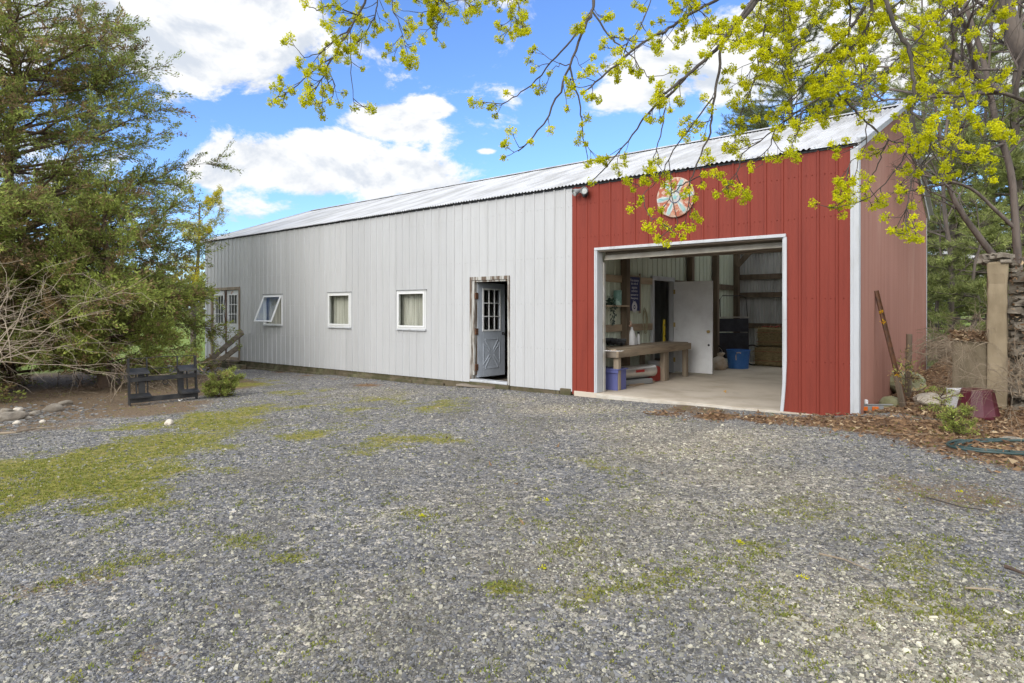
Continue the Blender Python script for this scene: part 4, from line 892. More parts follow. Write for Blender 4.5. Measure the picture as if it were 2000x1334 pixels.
# ---------------------------------------------------------------- Norway maple: limbs out of frame, hanging twigs with flower clusters
def maple():
    global RNG
    keep = RNG; RNG = np.random.default_rng(77)
    gb = cp(5.4, 3.0, 0); gb[2] = float(gz(gb[0], gb[1])) - .05
    root = thing('maple_tree', 'maple in yellow green bloom whose branches hang in across the top of the picture', 'tree', gb); T = Tree()
    T.poly([gb, gb + [0, 0, 1.2], gb + [-.05, .05, 2.4], gb + [-.2, .3, 4.2], gb + [-.3, .5, 7]], .27, .16, 12)
    limb = [T.poly([gb + [0, 0, 2.3], cp(4.4, 3.5, 3.6), cp(2.6, 4.0, 4.35), cp(.8, 4.2, 4.75), cp(-1.2, 4.2, 5.0)], .12, .035, 9),
            T.poly([gb + [-.1, .1, 3.0], cp(4.6, 4.6, 4.7), cp(3.0, 5.2, 5.4), cp(1.2, 5.4, 5.7)], .10, .03, 8)]
    LP = np.concatenate(limb)
    A = 1.0; H_, M_, L_ = 13, 8, 5     # twigs per metre
    lines = [
        ([(730, -40), (700, 30), (668, 84), (638, 132), (612, 182)], 4.1, .010, 9), ([(750, -40), (735, 20), (715, 65), (690, 88), (668, 100)], 4.1, .006, 6), ([(650, 112), (611, 138), (572, 174), (532, 198)], 4.1, .006, 9), ([(683, 54), (650, 81), (620, 105), (587, 116)], 4.1, .006, 8), ([(684, 60), (686, 144), (692, 205)], 4.1, .004, 5), ([(640, 130), (653, 168), (646, 196)], 4.1, .004, 7), ([(700, 30), (650, 10), (620, 20), (598, 8)], 4.1, .005, 6),
        ([(770, -20), (782, 51), (794, 99), (797, 126)], 4.2, .004, 6), ([(870, -30), (854, 0), (839, 21), (816, 24)], 4.2, .005, 8), ([(875, -20), (875, 10), (863, 36), (850, 50)], 4.2, .004, 7), ([(900, -40), (905, -5), (925, 12)], 4.2, .004, 6), ([(1000, -20), (999, 25), (998, 62)], 4.2, .004, 6), ([(1015, -30), (1012, 8), (1020, 30)], 4.2, .004, 5),
        ([(1165, -40), (1161, 0), (1155, 23), (1135, 66), (1112, 130), (1087, 194), (1051, 255), (1012, 295)], 3.9, .012, 3.2), ([(1153, 25), (1115, 79), (1076, 122), (1038, 166), (1000, 192), (960, 208)], 3.9, .008, 5), ([(1112, 130), (1125, 176), (1135, 224), (1140, 270), (1148, 316)], 3.9, .007, 4), ([(1155, 20), (1189, 69), (1217, 94), (1245, 122), (1270, 153)], 3.9, .007, 5), ([(1280, -30), (1272, -5), (1250, 54), (1214, 94)], 3.9, .005, 4), ([(1112, 125), (1090, 128), (1075, 140)], 3.9, .004, 6),
        ([(1430, -30), (1400, 0), (1339, 33), (1306, 56), (1270, 74), (1227, 107), (1183, 143), (1143, 178)], 4.2, .014, 8), ([(1510, -30), (1480, 0), (1420, 71), (1408, 87), (1362, 130), (1329, 158), (1288, 189)], 4.0, .020, 5), ([(1500, -30), (1470, 0), (1425, 60), (1412, 80)], 4.05, .016, 3), ([(1339, 152), (1306, 186), (1275, 212), (1252, 240), (1217, 288), (1176, 334), (1158, 352)], 4.0, .010, 6),
        ([(1410, 89), (1400, 158), (1390, 219), (1382, 273), (1357, 334), (1346, 362)], 3.9, .010, 7), ([(1392, 191), (1357, 237), (1306, 311), (1290, 345), (1255, 382)], 3.9, .006, 6), ([(1340, -30), (1382, 36), (1415, 69)], 4.0, .006, 6), ([(1300, 210), (1290, 265), (1278, 306), (1272, 330)], 3.9, .005, 6), ([(1347, 357), (1345, 402), (1354, 440)], 3.9, .005, 6), ([(1347, 355), (1321, 370), (1294, 408)], 3.9, .005, 5), ([(1346, 355), (1380, 340), (1420, 355), (1440, 365)], 3.9, .004, 8), ([(1255, 382), (1268, 420), (1285, 430)], 3.9, .003, 9), ([(1306, 311), (1320, 435), (1310, 446)], 3.9, .003, 3),
        ([(1720, -40), (1700, -5), (1661, 54), (1640, 81), (1583, 150), (1544, 192), (1514, 228)], 4.3, .018, 9), ([(1662, -30), (1661, 5), (1658, 60), (1650, 100), (1640, 150)], 4.2, .010, 8), ([(1706, -30), (1703, 0), (1694, 51), (1658, 99), (1622, 168), (1568, 210), (1514, 252), (1450, 300)], 4.0, .012, 8), ([(1622, 171), (1661, 204), (1694, 240), (1736, 273), (1778, 282)], 4.0, .009, 7),
        ([(1715, -40), (1724, -10), (1748, 51), (1778, 99), (1784, 150), (1787, 195), (1781, 219), (1802, 237), (1817, 267)], 3.8, .016, 7), ([(1960, -40), (1945, 0), (1904, 84), (1892, 135), (1880, 177), (1850, 216)], 4.4, .010, 6), ([(1970, -30), (1964, 0), (1961, 99), (1931, 168)], 4.4, .006, 3),
        ([(1520, -40), (1514, -10), (1490, 75), (1475, 150), (1451, 210), (1436, 255)], 4.1, .009, 9), ([(1534, -40), (1532, -10), (1529, 90), (1525, 150)], 4.1, .006, 9), ([(1612, 129), (1613, 192), (1610, 230)], 4.2, .005, 9), ([(1600, -30), (1600, 0), (1580, 60), (1545, 100), (1500, 140)], 4.4, .009, 10), ([(1800, -40), (1740, 20), (1690, 70), (1640, 120), (1590, 170)], 4.7, .010, 10), ([(1860, -40), (1830, 30), (1780, 90), (1720, 140), (1660, 170)], 4.7, .010, 10), ([(1560, -30), (1540, 30), (1480, 110), (1455, 160)], 4.5, .007, 10),
        ([(1817, 267), (1815, 300), (1790, 330), (1760, 360)], 3.8, .006, 10), ([(1736, 273), (1720, 310), (1700, 350), (1690, 380)], 3.9, .005, 10), ([(1778, 282), (1750, 330), (1700, 385), (1640, 405), (1626, 405)], 3.9, .004, 6), ([(1790, 330), (1775, 380), (1770, 430), (1775, 460)], 3.85, .004, 8), ([(1694, 240), (1690, 290), (1660, 320), (1650, 360)], 3.9, .004, 9), ([(1450, 300), (1440, 340), (1452, 370)], 3.9, .004, 9), ([(1817, 267), (1850, 300), (1880, 320), (1895, 310)], 3.8, .005, 10), ([(1880, 177), (1900, 230), (1920, 270), (1950, 285)], 4.2, .004, 5), ([(1880, 177), (1890, 220), (1870, 280), (1850, 320)], 4.2, .004, 7), ([(1514, 252), (1500, 290), (1470, 320)], 3.95, .004, 9), ([(1900, -30), (1860, 60), (1830, 110), (1800, 140)], 4.5, .006, 9), ([(1568, 210), (1560, 250), (1545, 290)], 3.95, .004, 9)]
    tb, td, tl, tz = [], [], [], []; tips = []
    for pts, Z, r, dens in lines:
        zz = Z + RNG.normal(0, .12) + np.linspace(0, RNG.normal(-.15, .25), len(pts)); P3 = np.array([pp(x, y, z) for (x, y), z in zip(pts, zz)])
        if pts[0][1] < 0:
            k = np.argmin(np.linalg.norm(LP - (P3[0] + R * .7 + U * .3), axis=1)); P3 = np.vstack([LP[k], (LP[k] + P3[0]) / 2 + U * .12, P3])
            r = r * 1.15
        P = T.poly(P3, r * .92, max(.002, r * .28), 6, 4, .004)
        seg = np.linalg.norm(np.diff(P, axis=0), axis=1); Lt = seg.sum(); n = int(Lt * dens * (1.0 + .38 * (pts[-1][0] > 1380))) + 1; a = RNG.uniform(.30 if pts[0][1] < 0 else .1, 1, n)
        b, tg = at(P[None].repeat(n, 0), a[:, None]); tb.append(b[:, 0]); td.append(tg[:, 0]); tl.append(RNG.uniform(.05, .20, n)); tips.append((P[-1], P[-1] - P[-2]))
    b = np.concatenate(tb); tg = np.concatenate(td); L = np.concatenate(tl); n = len(b)
    d = perp_spread(tg, RNG.uniform(.4, 1.1, n)); d[:, 2] -= .25; d = unit(d); Q = bent(b, d, L, 5, L * RNG.normal(.12, .15, n), .06); T.tube(Q, taper(n, 5, np.full(n, .0028), np.full(n, .0016)), 4)
    q = np.repeat(np.arange(n), 2)[RNG.random(n * 2) < .55]; bb, tt = at(Q[q], RNG.uniform(.4, .9, (len(q), 1))); d = perp_spread(tt[:, 0], RNG.uniform(.5, 1.1, len(q))); L2 = RNG.uniform(.03, .09, len(q)); Q2 = bent(bb[:, 0], d, L2, 4, L2 * .1, .05); T.tube(Q2, taper(len(q), 4, np.full(len(q), .002), np.full(len(q), .0013)), 3)
    e = np.concatenate([Q[:, -1], Q2[:, -1], np.array([t[0] for t in tips])]); ed = unit(np.concatenate([Q[:, -1] - Q[:, -2], Q2[:, -1] - Q2[:, -2], np.array([t[1] for t in tips])]))
    keepm = RNG.random(len(e)) < .93; e, ed = e[keepm], ed[keepm]; nc = len(e)
    # bud scales at the root of every corymb
    k = np.repeat(np.arange(nc), 4); T.leaves(e[k] - ed[k] * .006, unit(ed[k] + RNG.normal(0, .45, (len(k), 3))), RNG.uniform(.010, .022, len(k)), RNG.uniform(.005, .009, len(k)), np.array([.09, .05, .03]) * RNG.uniform(.6, 1.5, (len(k), 1)))
    # corymb: stalks fan out from the bud to a loose dome of florets
    size = RNG.uniform(.024, .050, nc); nf = (34 + 700 * size).astype(int); k = np.repeat(np.arange(nc), nf); m = len(k)
    fd = unit(ed[k] * .75 + RNG.normal(0, .8, (m, 3)) + np.array([0, 0, -.10])); rad = size[k] * RNG.uniform(.35, .85, m); fc = e[k] + fd * rad[:, None] + ed[k] * (size[k] * .25)[:, None]
    tone = np.repeat(RNG.random(nc), nf)[:, None] * .6 + RNG.random((m, 1)) * .4; col = np.array([.40, .43, .012]) * (1 - tone) + np.array([.80, .76, .016]) * tone
    for _ in range(2): T.leaves(fc, RNG.normal(0, 1, (m, 3)), RNG.uniform(.008, .0145, m), RNG.uniform(.006, .011, m), col)
    st = RNG.random(m) < .3; S = np.stack([e[k][st], (e[k][st] + fc[st]) / 2 + RNG.normal(0, .002, (st.sum(), 3)), fc[st]], 1); T.leaves(S[:, 0], S[:, 2] - S[:, 0], np.linalg.norm(S[:, 2] - S[:, 0], axis=1), np.full(len(S), .0016), np.tile([[.34, .36, .05]], (len(S), 1)))
    T.done(root, M['maplebark'], 'branches', M['bloom'], 'blossom'); RNG = keep; return nc
print('maple clusters', maple())
# ---------------------------------------------------------------- far woods that read as one mass
def far_wood():
    T = Tree(); n = 900; ang = RNG.uniform(0, 6.283, n); rr = RNG.uniform(90, 130, n); fx = np.arctan2(F[1], F[0])
    c = np.stack([rr * np.cos(ang), rr * np.sin(ang), np.zeros(n)], -1); H = RNG.uniform(4, 9, n)
    q = np.repeat(np.arange(n), 90); m = len(q); u = RNG.random(m); pos = c[q] + np.stack([RNG.normal(0, 1.6, m), RNG.normal(0, 1.6, m), H[q] * (u ** .8)], -1); k = RNG.random((n, 1))[q]
    col = np.array([.10, .10, .05]) * (1 - k) + np.array([.20, .17, .09]) * k
    v = []; d = unit(RNG.normal(0, 1, (m, 3))); s = unit(np.cross(d, RNG.normal(0, 1, (m, 3)))); l = RNG.uniform(.5, 1.3, m)[:, None]
    v = np.stack([pos, pos + d * l * .5 + s * l * .35, pos + d * l, pos + d * l * .5 - s * l * .35], 1)
    o = mesh_np('far_woods', v, np.arange(m * 4).reshape(-1, 4), M['cedar'], col=np.repeat(col * RNG.uniform(.7, 1.3, (m, 1)), 4, 0)); tag(o, kind='stuff')
far_wood()
# ================================================================ THINGS IN THE YARD
ux, uy = Vector(R), Vector(F)
def rock(name, label, c, r, m, sq=.65, seed=0, group=None, cat='stone', n=3):
    import bmesh
    bm = bmesh.new(); bmesh.ops.create_icosphere(bm, subdivisions=n, radius=1); rg = np.random.default_rng(seed); f1 = rg.normal(0, 1, (5, 3))
    for v in bm.verts:
        p = np.array(v.co); k = 1 + .16 * sum(math.sin(float(q @ p) * 1.8 + i) for i, q in enumerate(f1)) / 1.6 + rg.normal(0, .02); k = min(k, 1.12)
        v.co = Vector(p * k * np.array([1, .8, sq]) * r)
    for f in bm.faces: f.smooth = False
    me = bpy.data.meshes.new(name); bm.to_mesh(me); bm.free(); me.materials.append(m); o = bpy.data.objects.new(name, me); o.location = Vector([float(q) for q in c]); o.rotation_euler = (0, 0, seed * 1.3); link(o); return tag(o, label, cat, group)
# ---- black steel loader frame (skid steer fork carriage) under the cedars
def carriage():
    A = hitG(252, 793); Bp = hitG(386, 779); A[2] = float(gz(A[0], A[1])); Bp[2] = float(gz(Bp[0], Bp[1])); ctr = (A + Bp) / 2
    root = thing('steel_fork_carriage', 'black steel skid loader fork carriage standing on the ground under the cedars', 'loader frame', ctr); m = M['black']
    u = Vector(Bp - A); Lw = u.length; u.normalize(); k = Vector((0, 0, 1)); n = u.cross(k)   # n points to the camera side
    if n.dot(Vector(CAM - ctr)) < 0: n = -n
    o = Vector(A); lean = -n * .10; k = (k + lean * .9).normalized()
    P = lambda a, z, d=0: o + u * a + k * z + n * d
    rot = Matrix((u, n, k)).transposed()
    def bar(a0, a1, z0, z1, d0, d1, name, par=root, bevel=.004):
        b = B(); b.box(P((a0 + a1) / 2, (z0 + z1) / 2, (d0 + d1) / 2), (a1 - a0, abs(d1 - d0), z1 - z0), rot); return b.build(name, m, par, bevel=bevel)
    W = Lw
    bar(0, W, .40, .475, -.02, .02, 'upper_rail'); bar(0, W, .045, .13, -.02, .03, 'lower_rail')
    for a0 in (0, W - .32):
        b = B(); pr = [(-.10, .63), (.06, .56), (.07, .53), (-.10, .55)]
        b.prism([(d, z) for d, z in pr], P(a0, 0), n, k, u, .32); b.build('mounting_plate', m, root, bevel=.003)
        b = B(); b.prism([(0, .13), (0, .20), (.12, .155), (.12, .125)], P(a0, 0), n, k, u, .32); b.build('foot_plate', m, root, bevel=.003)
    for a in (.012, .31, W - .31, W - .012): bar(a - .010, a + .010, 0 if a in (.012, W - .012) else .12, .80, -.06, .03 if a in (.012, W - .012) else -.03, 'side_plate')
    for a in (.215, W - .27): bar(a - .05, a + .05, .10, .60, -.05, -.021, 'upright')
    for a in (.13, W - .16): bar(a - .010, a + .010, .12, .56, -.045, -.022, 'rod')
    b = B(); b.tube([P(.02, .80, -.04), P(.31, .80, -.04), P(W * .5, .81, -.04), P(W - .3, .80, -.04), P(W - .02, .80, -.04)], .007, 6); b.build('guard_rod', m, root)
    b = B(); b.tube([P(.31, .60, -.05), P(W - .31, .62, -.05)], .006, 6); b.build('guard_rod', m, root)
    b = B(); b.tube([P(W * .52 + .045 * math.cos(t * .6283), .36 + .045 * math.sin(t * .6283), .0) for t in range(10)], .008, 6, True); b.build('chain_ring', m, root)
    b = B(); b.tube([P(W * .72 + .03 * math.cos(t), .02 + .012 * math.sin(t * 2.2), .04 + .03 * math.sin(t)) for t in np.linspace(0, 6, 14)], .008, 6); b.build('chain', M['steel'], root)
carriage()
# ---- two weathered boards laid as a ramp against the far double doors
def board(p0, p1, w, t, label):
    root_z = Vector([float(c) for c in p0]); b = B(); b.beam(p0, p1, t, w); o = b.build('wooden_rail', M['oldwood_x'], org=root_z, bevel=.006); tag(o, label, 'board', 'sloping boards at the far double doors'); return o
def onY(px, py, y): p = hitY(px, py, y); return p
board(onY(397, 713, -.62), onY(474, 649, -.16), .155, .05, 'upper sloping grey rail board across the rusty double doors')
board(onY(414, 716, -.55), onY(467, 677, -.17), .15, .05, 'lower sloping grey rail board below its longer twin at the double doors')
p = hitG(398, 716); b = B(); b.box((p[0], p[1], float(gz(p[0], p[1])) + .03), (.9, .3, .06), Matrix.Rotation(.15, 3, 'Z')); tag(b.build('timber', M['oldwood_x'], org=p, bevel=.01), 'grey timber lying on the gravel at the foot of the rail boards', 'timber')
# ---- stones
p = hitG(329, 829); rock('white_stone', 'lone white stone lying on the moss', p + [0, 0, .02], .075, M['palestone'], seed=2)
pile = [(22, 822, .21, 'stone', 'broad brown stone at the left edge of the stone strip'), (36, 803, .085, 'palestone', 'yellowish stone on the stone strip under the cedar'), (52, 818, .07, 'palestone', 'orange tinted stone behind the fallen branch'), (68, 810, .08, 'stone', 'rounded grey stone in the middle of the stone strip'), (104, 803, .15, 'stone', 'flat grey stone topping the stone strip'),
        (128, 792, .11, 'stone', 'squat grey stone at the right end of the stone strip'), (33, 828, .06, 'palestone', 'small tan stone low in the stone strip'), (10, 806, .09, 'stone', 'half hidden grey stone at the back of the strip'), (84, 825, .05, 'palestone', 'small pale stone near the lower rim of the strip')]
for i, (px, py, r, m_, lab) in enumerate(pile): q = hitG(px, py); rock('stone', lab, q + [0, 0, r * .25], r, M[m_], .55, 30 + i, 'stones in the strip under the cedar')
def scatter_pebbles():
    n = 900; px = np.abs(RNG.normal(0, 105, n)) - 40; P = np.array([hitG(a, b) for a, b in zip(px, 812 + RNG.normal(0, 11, n) - (px - 60) * .07)]); s = RNG.uniform(.008, .028, n); cube = np.array([[a, b, c] for a in (-1, 1) for b in (-1, 1) for c in (-1, 1)], float)
    v = cube[None] * RNG.uniform(.5, 1.1, (n, 8, 3)) * s[:, None, None] * np.array([1.2, 1, .6]) + P[:, None]; q = np.array([[0, 1, 3, 2], [4, 6, 7, 5], [0, 4, 5, 1], [2, 3, 7, 6], [0, 2, 6, 4], [1, 5, 7, 3]])
    c = RNG.uniform(.08, .30, (n, 1)) ** 1.1 * np.array([1.04, 1, .93]); tag(mesh_np('pebbles', v, (np.arange(n)[:, None, None] * 8 + q[None]).reshape(-1, 4), M['chip'], col=np.repeat(c, 8, 0)), kind='stuff')
scatter_pebbles()
def stick(name, pxs, r, label, m=M['twig'], up=.02):
    P = [hitG(*q) for q in pxs]; P = [p + [0, 0, up + r] for p in P]; b = B(); b.tube(P, list(np.linspace(r, r * .5, len(P))), 6); o = b.build(name, m, org=P[0], smooth=True); tag(o, label, 'branch')
stick('fallen_branch', [(0, 852), (30, 850), (70, 842), (108, 839)], .016, 'pale fallen branch lying across the bare earth at the left edge')
stick('fallen_twig', [(1600, 1090), (1650, 1102), (1702, 1125)], .006, 'thin twig lying on gravel at the lower right'); stick('fallen_twig', [(1885, 1158), (1930, 1160), (1962, 1166)], .005, 'straw coloured twig lying on gravel near the right edge'); stick('fallen_twig', [(1810, 978), (1880, 998), (1925, 1003)], .006, 'dark twig lying on gravel below the hose', M['maplebark']); stick('bark_strip', [(1964, 1118), (1980, 1124), (2003, 1134)], .012, 'curled brown bark strip lying at the right edge', M['cedarbark'])
stick('fallen_twig', [(1690, 845), (1760, 853), (1830, 852), (1865, 846), (1910, 856)], .005, 'long pale twig lying over the dead leaves toward the hose')
for (px, py, lab) in ((1068, 978, 'fallen yellow blossom near the middle of the gravel'), (1063, 1113, 'fallen yellow blossom below the middle of the gravel'), (823, 1010, 'fallen yellow blossom on the moss tuft left of the middle'), (1875, 962, 'fallen yellow blossom on gravel near the hose'), (1568, 1130, 'bright fallen blossom at the lower right'), (1446, 1062, 'fallen yellow blossom right of the middle')):
    q = hitG(px, py); n = 26; T_ = Tree(); k = RNG.random((n, 1)); T_.leaves(q + np.stack([RNG.normal(0, .014, n), RNG.normal(0, .010, n), RNG.uniform(.006, .018, n)], -1), RNG.normal(0, 1, (n, 3)), RNG.uniform(.008, .016, n), RNG.uniform(.007, .012, n), np.array([.45, .46, .015]) * (1 - k) + np.array([.78, .70, .02]) * k)
    v = np.concatenate(T_.lv); o = mesh_np('fallen_blossom', v, np.arange(len(v) * 4).reshape(-1, 4), M['bloom'], col=np.repeat(np.concatenate(T_.lc), 4, 0), org=q); tag(o, lab, 'blossom', 'maple blossoms fallen on the gravel')
# ---- plank and block along the wall
p = hitG(932, 757); b = B(); b.box(p + [0, .0, .03], (.95, .22, .035), Matrix.Rotation(.05, 3, 'Z')); tag(b.build('plank', M['oldwood_x'], org=p, bevel=.005), 'pale plank lying on the gravel below the middle door', 'plank')
p = hitG(1107, 770); b = B(); b.box(p + [0, .0, .05], (.22, .13, .12), Matrix.Rotation(.1, 3, 'Z')); tag(b.build('dark_block', M['sill'], org=p, bevel=.01), 'dark wooden block at the wall where white meets red siding', 'block')
# ---- flood light on the red wall
c = Vector(hitY(1143, 376)); c.y = 0
fl = thing('flood_light', 'twin headed grey flood light under the eave at the edge of the red wall', 'light', c)
b = B(); b.cyl(c + Vector((.02, -.015, -.03)), c + Vector((.02, -.07, -.03)), .055, .05, 18); b.cyl(c + Vector((.0, -.07, .0)), c + Vector((.03, -.07, -.09)), .03, .028, 12); b.build('base', M['darkmetal'], fl, smooth=True)
for dx, ax in ((-.13, Vector((-.45, -.75, -.40))), (.10, Vector((.15, -.85, -.22)))):
    ax.normalize(); h = c + Vector((dx * .75, -.11, .015)); rot = ax.to_track_quat('Z', 'Y').to_matrix()
    b = B(); b.lathe([(.0, -.075), (.028, -.07), (.036, -.03), (.058, .02), (.062, .06), (.066, .062), (.066, .07), (.056, .07), (.052, .045), (0, .04)], h, 22, rot); b.tube([c + Vector((dx * .1, -.07, -.01)), c + Vector((dx * .5, -.09, .0)), h - ax * .06], .012, 8); hd = b.build('lamp_head', M['grey'], fl, smooth=True)
    b = B(); b.lathe([(0.0, .056), (.03, .054), (.054, .048)], h, 22, rot); b.build('lens', M['lens'], hd, smooth=True)
# ---- hex sign: turned disc, star of six blades, centre roundel
c = Vector(hitY(1321, 386)); c.y = 0; rad_ = .315
hx = thing('hex_sign', 'round painted barn star sign with teal blades on the red wall', 'sign', c); rX = Matrix.Rotation(math.radians(90), 3, 'X')
b = B(); b.lathe([(0, .02), (rad_ - .01, .02), (rad_, .028), (rad_, .045), (rad_ - .012, .05), (0, .05)], c, 64, rX); disc = b.build('disc', M['cream'], hx, smooth=True)
def arm(a, r0, r1, w0, w1): 
    ca, sa = math.cos(a), math.sin(a); pt = lambda r, w: (r * ca - w * sa, r * sa + w * ca); return pt
for i in range(6):
    a = math.radians(60 * i + 5); pt = arm(a, 0, 0, 0, 0)
    b = B(); b.prism([pt(.07, -.022), pt(.20, -.045), pt(.305, -.030), pt(.305, .030), pt(.20, .045), pt(.07, .022)], c + Vector((0, -.0505, 0)), (1, 0, 0), (0, 0, 1), (0, -1, 0), .004); b.build('star_blade', M['chalk'], hx)
    b = B(); b.prism([pt(.10, -.006), pt(.27, -.026), pt(.29, -.004), pt(.10, -.001)], c + Vector((0, -.055, 0)), (1, 0, 0), (0, 0, 1), (0, -1, 0), .003); b.prism([pt(.10, .001), pt(.29, .004), pt(.27, .026), pt(.10, .006)], c + Vector((0, -.055, 0)), (1, 0, 0), (0, 0, 1), (0, -1, 0), .003); b.build('blade_stripe', M['teal'], hx)
    a2 = a + math.radians(30); cc = c + Vector((math.cos(a2) * .215, -.0505, math.sin(a2) * .215))
    b = B(); b.prism([(.085 * math.cos(t) * (1 + .18 * math.cos(5 * t)), .085 * math.sin(t) * (1 + .18 * math.cos(5 * t))) for t in np.linspace(0, 6.283, 30)[:-1]], cc, (1, 0, 0), (0, 0, 1), (0, -1, 0), .0025); b.build('rosette', M['rosette'], hx)
    b = B(); b.prism([(.03 * math.cos(t) * (1 + .2 * math.cos(4 * t)), .03 * math.sin(t) * (1 + .2 * math.cos(4 * t))) for t in np.linspace(0, 6.283, 20)[:-1]], cc + Vector((0, -.003, 0)), (1, 0, 0), (0, 0, 1), (0, -1, 0), .002); b.build('rosette_heart', M['cream'], hx)
b = B(); b.lathe([(.082, .0512), (.094, .0512), (.094, .059), (.082, .059), (.082, .0512)], c, 40, rX); b.build('ring', M['navyline'], hx)
b = B(); b.lathe([(0, .058), (.0815, .058), (.0815, .0512)], c, 40, rX); b.build('roundel', M['chalk'], hx)
b = B(); b.prism([((.055 if k % 2 == 0 else .022) * math.cos(k * math.pi / 5 + .3), (.055 if k % 2 == 0 else .022) * math.sin(k * math.pi / 5 + .3)) for k in range(10)], c + Vector((0, -.0585, 0)), (1, 0, 0), (0, 0, 1), (0, -1, 0), .003); b.build('centre_star', M['teal'], hx)
# ---- leaning iron post and short post at the gable
p0 = Vector(gp(1772, 8.75)); top = Vector(hitX(1711, 568, XE + .02)); d = top - p0; pe = top
lp = thing('leaning_iron_post', 'tall rusty iron post leaning against the gable wall', 'post', p0)
b = B(); b.beam(p0 - Vector((0, 0, .1)), pe, .085, .012); b.beam(p0 + Vector((.0, .035, -.1)), pe + Vector((.0, .03, 0)), .012, .07); b.build('post', M['rust'], lp, bevel=.002)
b = B(); b.beam(p0 - Vector((0.02, .04, .1)), p0 + d * .28 - Vector((.02, .04, 0)), .09, .05); b.build('stake', M['post'], lp, bevel=.006)
for f in (.18, .27, .72):
    T_ = Tree(); q = pe.lerp(p0, f) - Vector((0, .055, 0)) ; n = 40; k = RNG.random((n, 1)); T_.leaves(np.array(q) + RNG.normal(0, .014, (n, 3)), RNG.normal(0, 1, (n, 3)), RNG.uniform(.012, .024, n), RNG.uniform(.010, .018, n), np.array([.75, .30, .01]) * (1 - k) + np.array([.75, .62, .03]) * k)
    v = np.concatenate(T_.lv); o = mesh_np('flower_cluster', v, np.arange(len(v) * 4).reshape(-1, 4), M['bloom'], col=np.repeat(np.concatenate(T_.lc), 4, 0), org=np.array(q)); tag(o, {.18: 'topmost fallen yellow flower cluster caught on the iron post', .27: 'second fallen flower cluster from the top of the iron post', .72: 'orange flower cluster low on the iron post'}[f], 'flower', 'flower clusters caught on the iron post')
p = gp(1773, 9.6); b = B(); b.cyl(p - [0, 0, .2], p + [.02, 0, 1.02], .045, .042, 12); tag(b.build('wooden_post', M['post'], org=p, smooth=True), 'short dark wooden post beside the gable wall', 'post')
q = gp(1790, 10.2); rock('lichen_rock', 'lichen covered flat rock leaning against the gable wall behind the posts', q + [-.15, 0, .12], .42, M['lichen'], .5, 4)
q = gp(1741, 9.0); rock('mossy_stone', 'mossy stone between the leaning post and the gable wall', q + [0, 0, .06], .17, M['lichen'], .9, 7)
q = hitG(1815, 792); rock('pale_rock', 'pale flat topped rock among the dead leaves', q + [.05, .1, .05], .30, M['palestone'], .38, 8)
# ---- broken trailer light lying at the corner
p = hitG(1700, 806); p[2] += .02; tl = thing('trailer_light_bar', 'broken light bar with two amber lenses lying in leaves at the barn corner', 'light bar', p)
rz_ = Matrix.Rotation(math.atan2(R[1], R[0]), 3, 'Z'); b = B(); b.box(p + U * .045, (.34, .05, .07), rz_); b.box(p + U * .09 + R * .05, (.5, .06, .012), rz_); b.build('housing', M['grey'], tl, bevel=.006)
for dx in (-.10, .05): b = B(); b.box(p + R * dx - F * .03 + U * .04, (.085, .02, .055), rz_); b.build('lens', M['amberlens'], tl, bevel=.004)
b = B(); b.lathe([(0, 0), (.025, .005), (.025, .05), (.015, .06), (0, .06)], p + R * -.06 + U * .10, 12); b.build('socket', M['whiteplastic'], tl, smooth=True)
# ---- ruined wall: rendered pillar, cap of stones, rubble return, low concrete wall
pb = gp(1948, 8.35); rwz = float(gz(pb[0], pb[1])); rw = thing('stone_ruin', 'ruined stone wall with a tall rendered pillar capped by loose stones', 'ruin', pb)
def yawbox(b, X0, X1, Z0, Z1, z0, z1): b.box(cp((X0 + X1) / 2, (Z0 + Z1) / 2, (z0 + z1) / 2), (X1 - X0, Z1 - Z0, z1 - z0), Matrix((ux, uy, (0, 0, 1))).transposed())
def sx(px, Z): return (px - 1000) / 1200 * Z
def rubble(b, X0, X1, Z0, Z1, z0, z1, n, s, seed):
    rg = np.random.default_rng(seed)
    for _ in range(n):
        X, Z, z = rg.uniform(X0, X1), rg.uniform(Z0, Z1), rg.uniform(z0, z1); sz = s * rg.uniform(.5, 1.3); a = rg.random() * 6.28
        b.box((X, Z, z), (sz * 2, sz * 1.3, sz * rg.uniform(.5, .9)), Matrix.Rotation(a, 3, 'Z') @ Matrix.Rotation(rg.normal(0, .25), 3, 'X') @ Matrix.Rotation(rg.normal(0, .2), 3, 'Y'))
b = B(); b.span(1.38, 1.60, 1.36, 1.76, rwz - .2, 1.98); plr = b.build('pillar', M['render'], rw, bevel=.02)
md = plr.modifiers.new('Sub', 'SUBSURF'); md.subdivision_type = 'SIMPLE'; md.levels = md.render_levels = 4
tx = bpy.data.textures.new('rough', 'CLOUDS'); tx.noise_scale = .25; dm = plr.modifiers.new('Rough', 'DISPLACE'); dm.texture = tx; dm.strength = .05; dm.texture_coords = 'GLOBAL'
b = B(); rubble(b, 1.33, 1.64, 1.36, 1.8, 1.98, 2.09, 60, .062, 1); b.build('cap_stone', M['stone'], rw, bevel=.01, jit=.016)
b = B(); b.span(1.62, 3.6, 1.66, 2.0, rwz - .2, 1.85); rubble(b, 1.63, 3.6, 1.50, 1.66, rwz, 2.02, 560, .075, 2); b.build('rubble', M['stone'], rw, bevel=.01, jit=.018)
n = 1500; zl = RNG.uniform(.2, 2.1, n); pl = np.stack([RNG.uniform(1.62, 3.6, n), np.where(zl > 1.98, RNG.uniform(1.4, 2.0, n), RNG.uniform(1.36, 1.55, n))], -1)
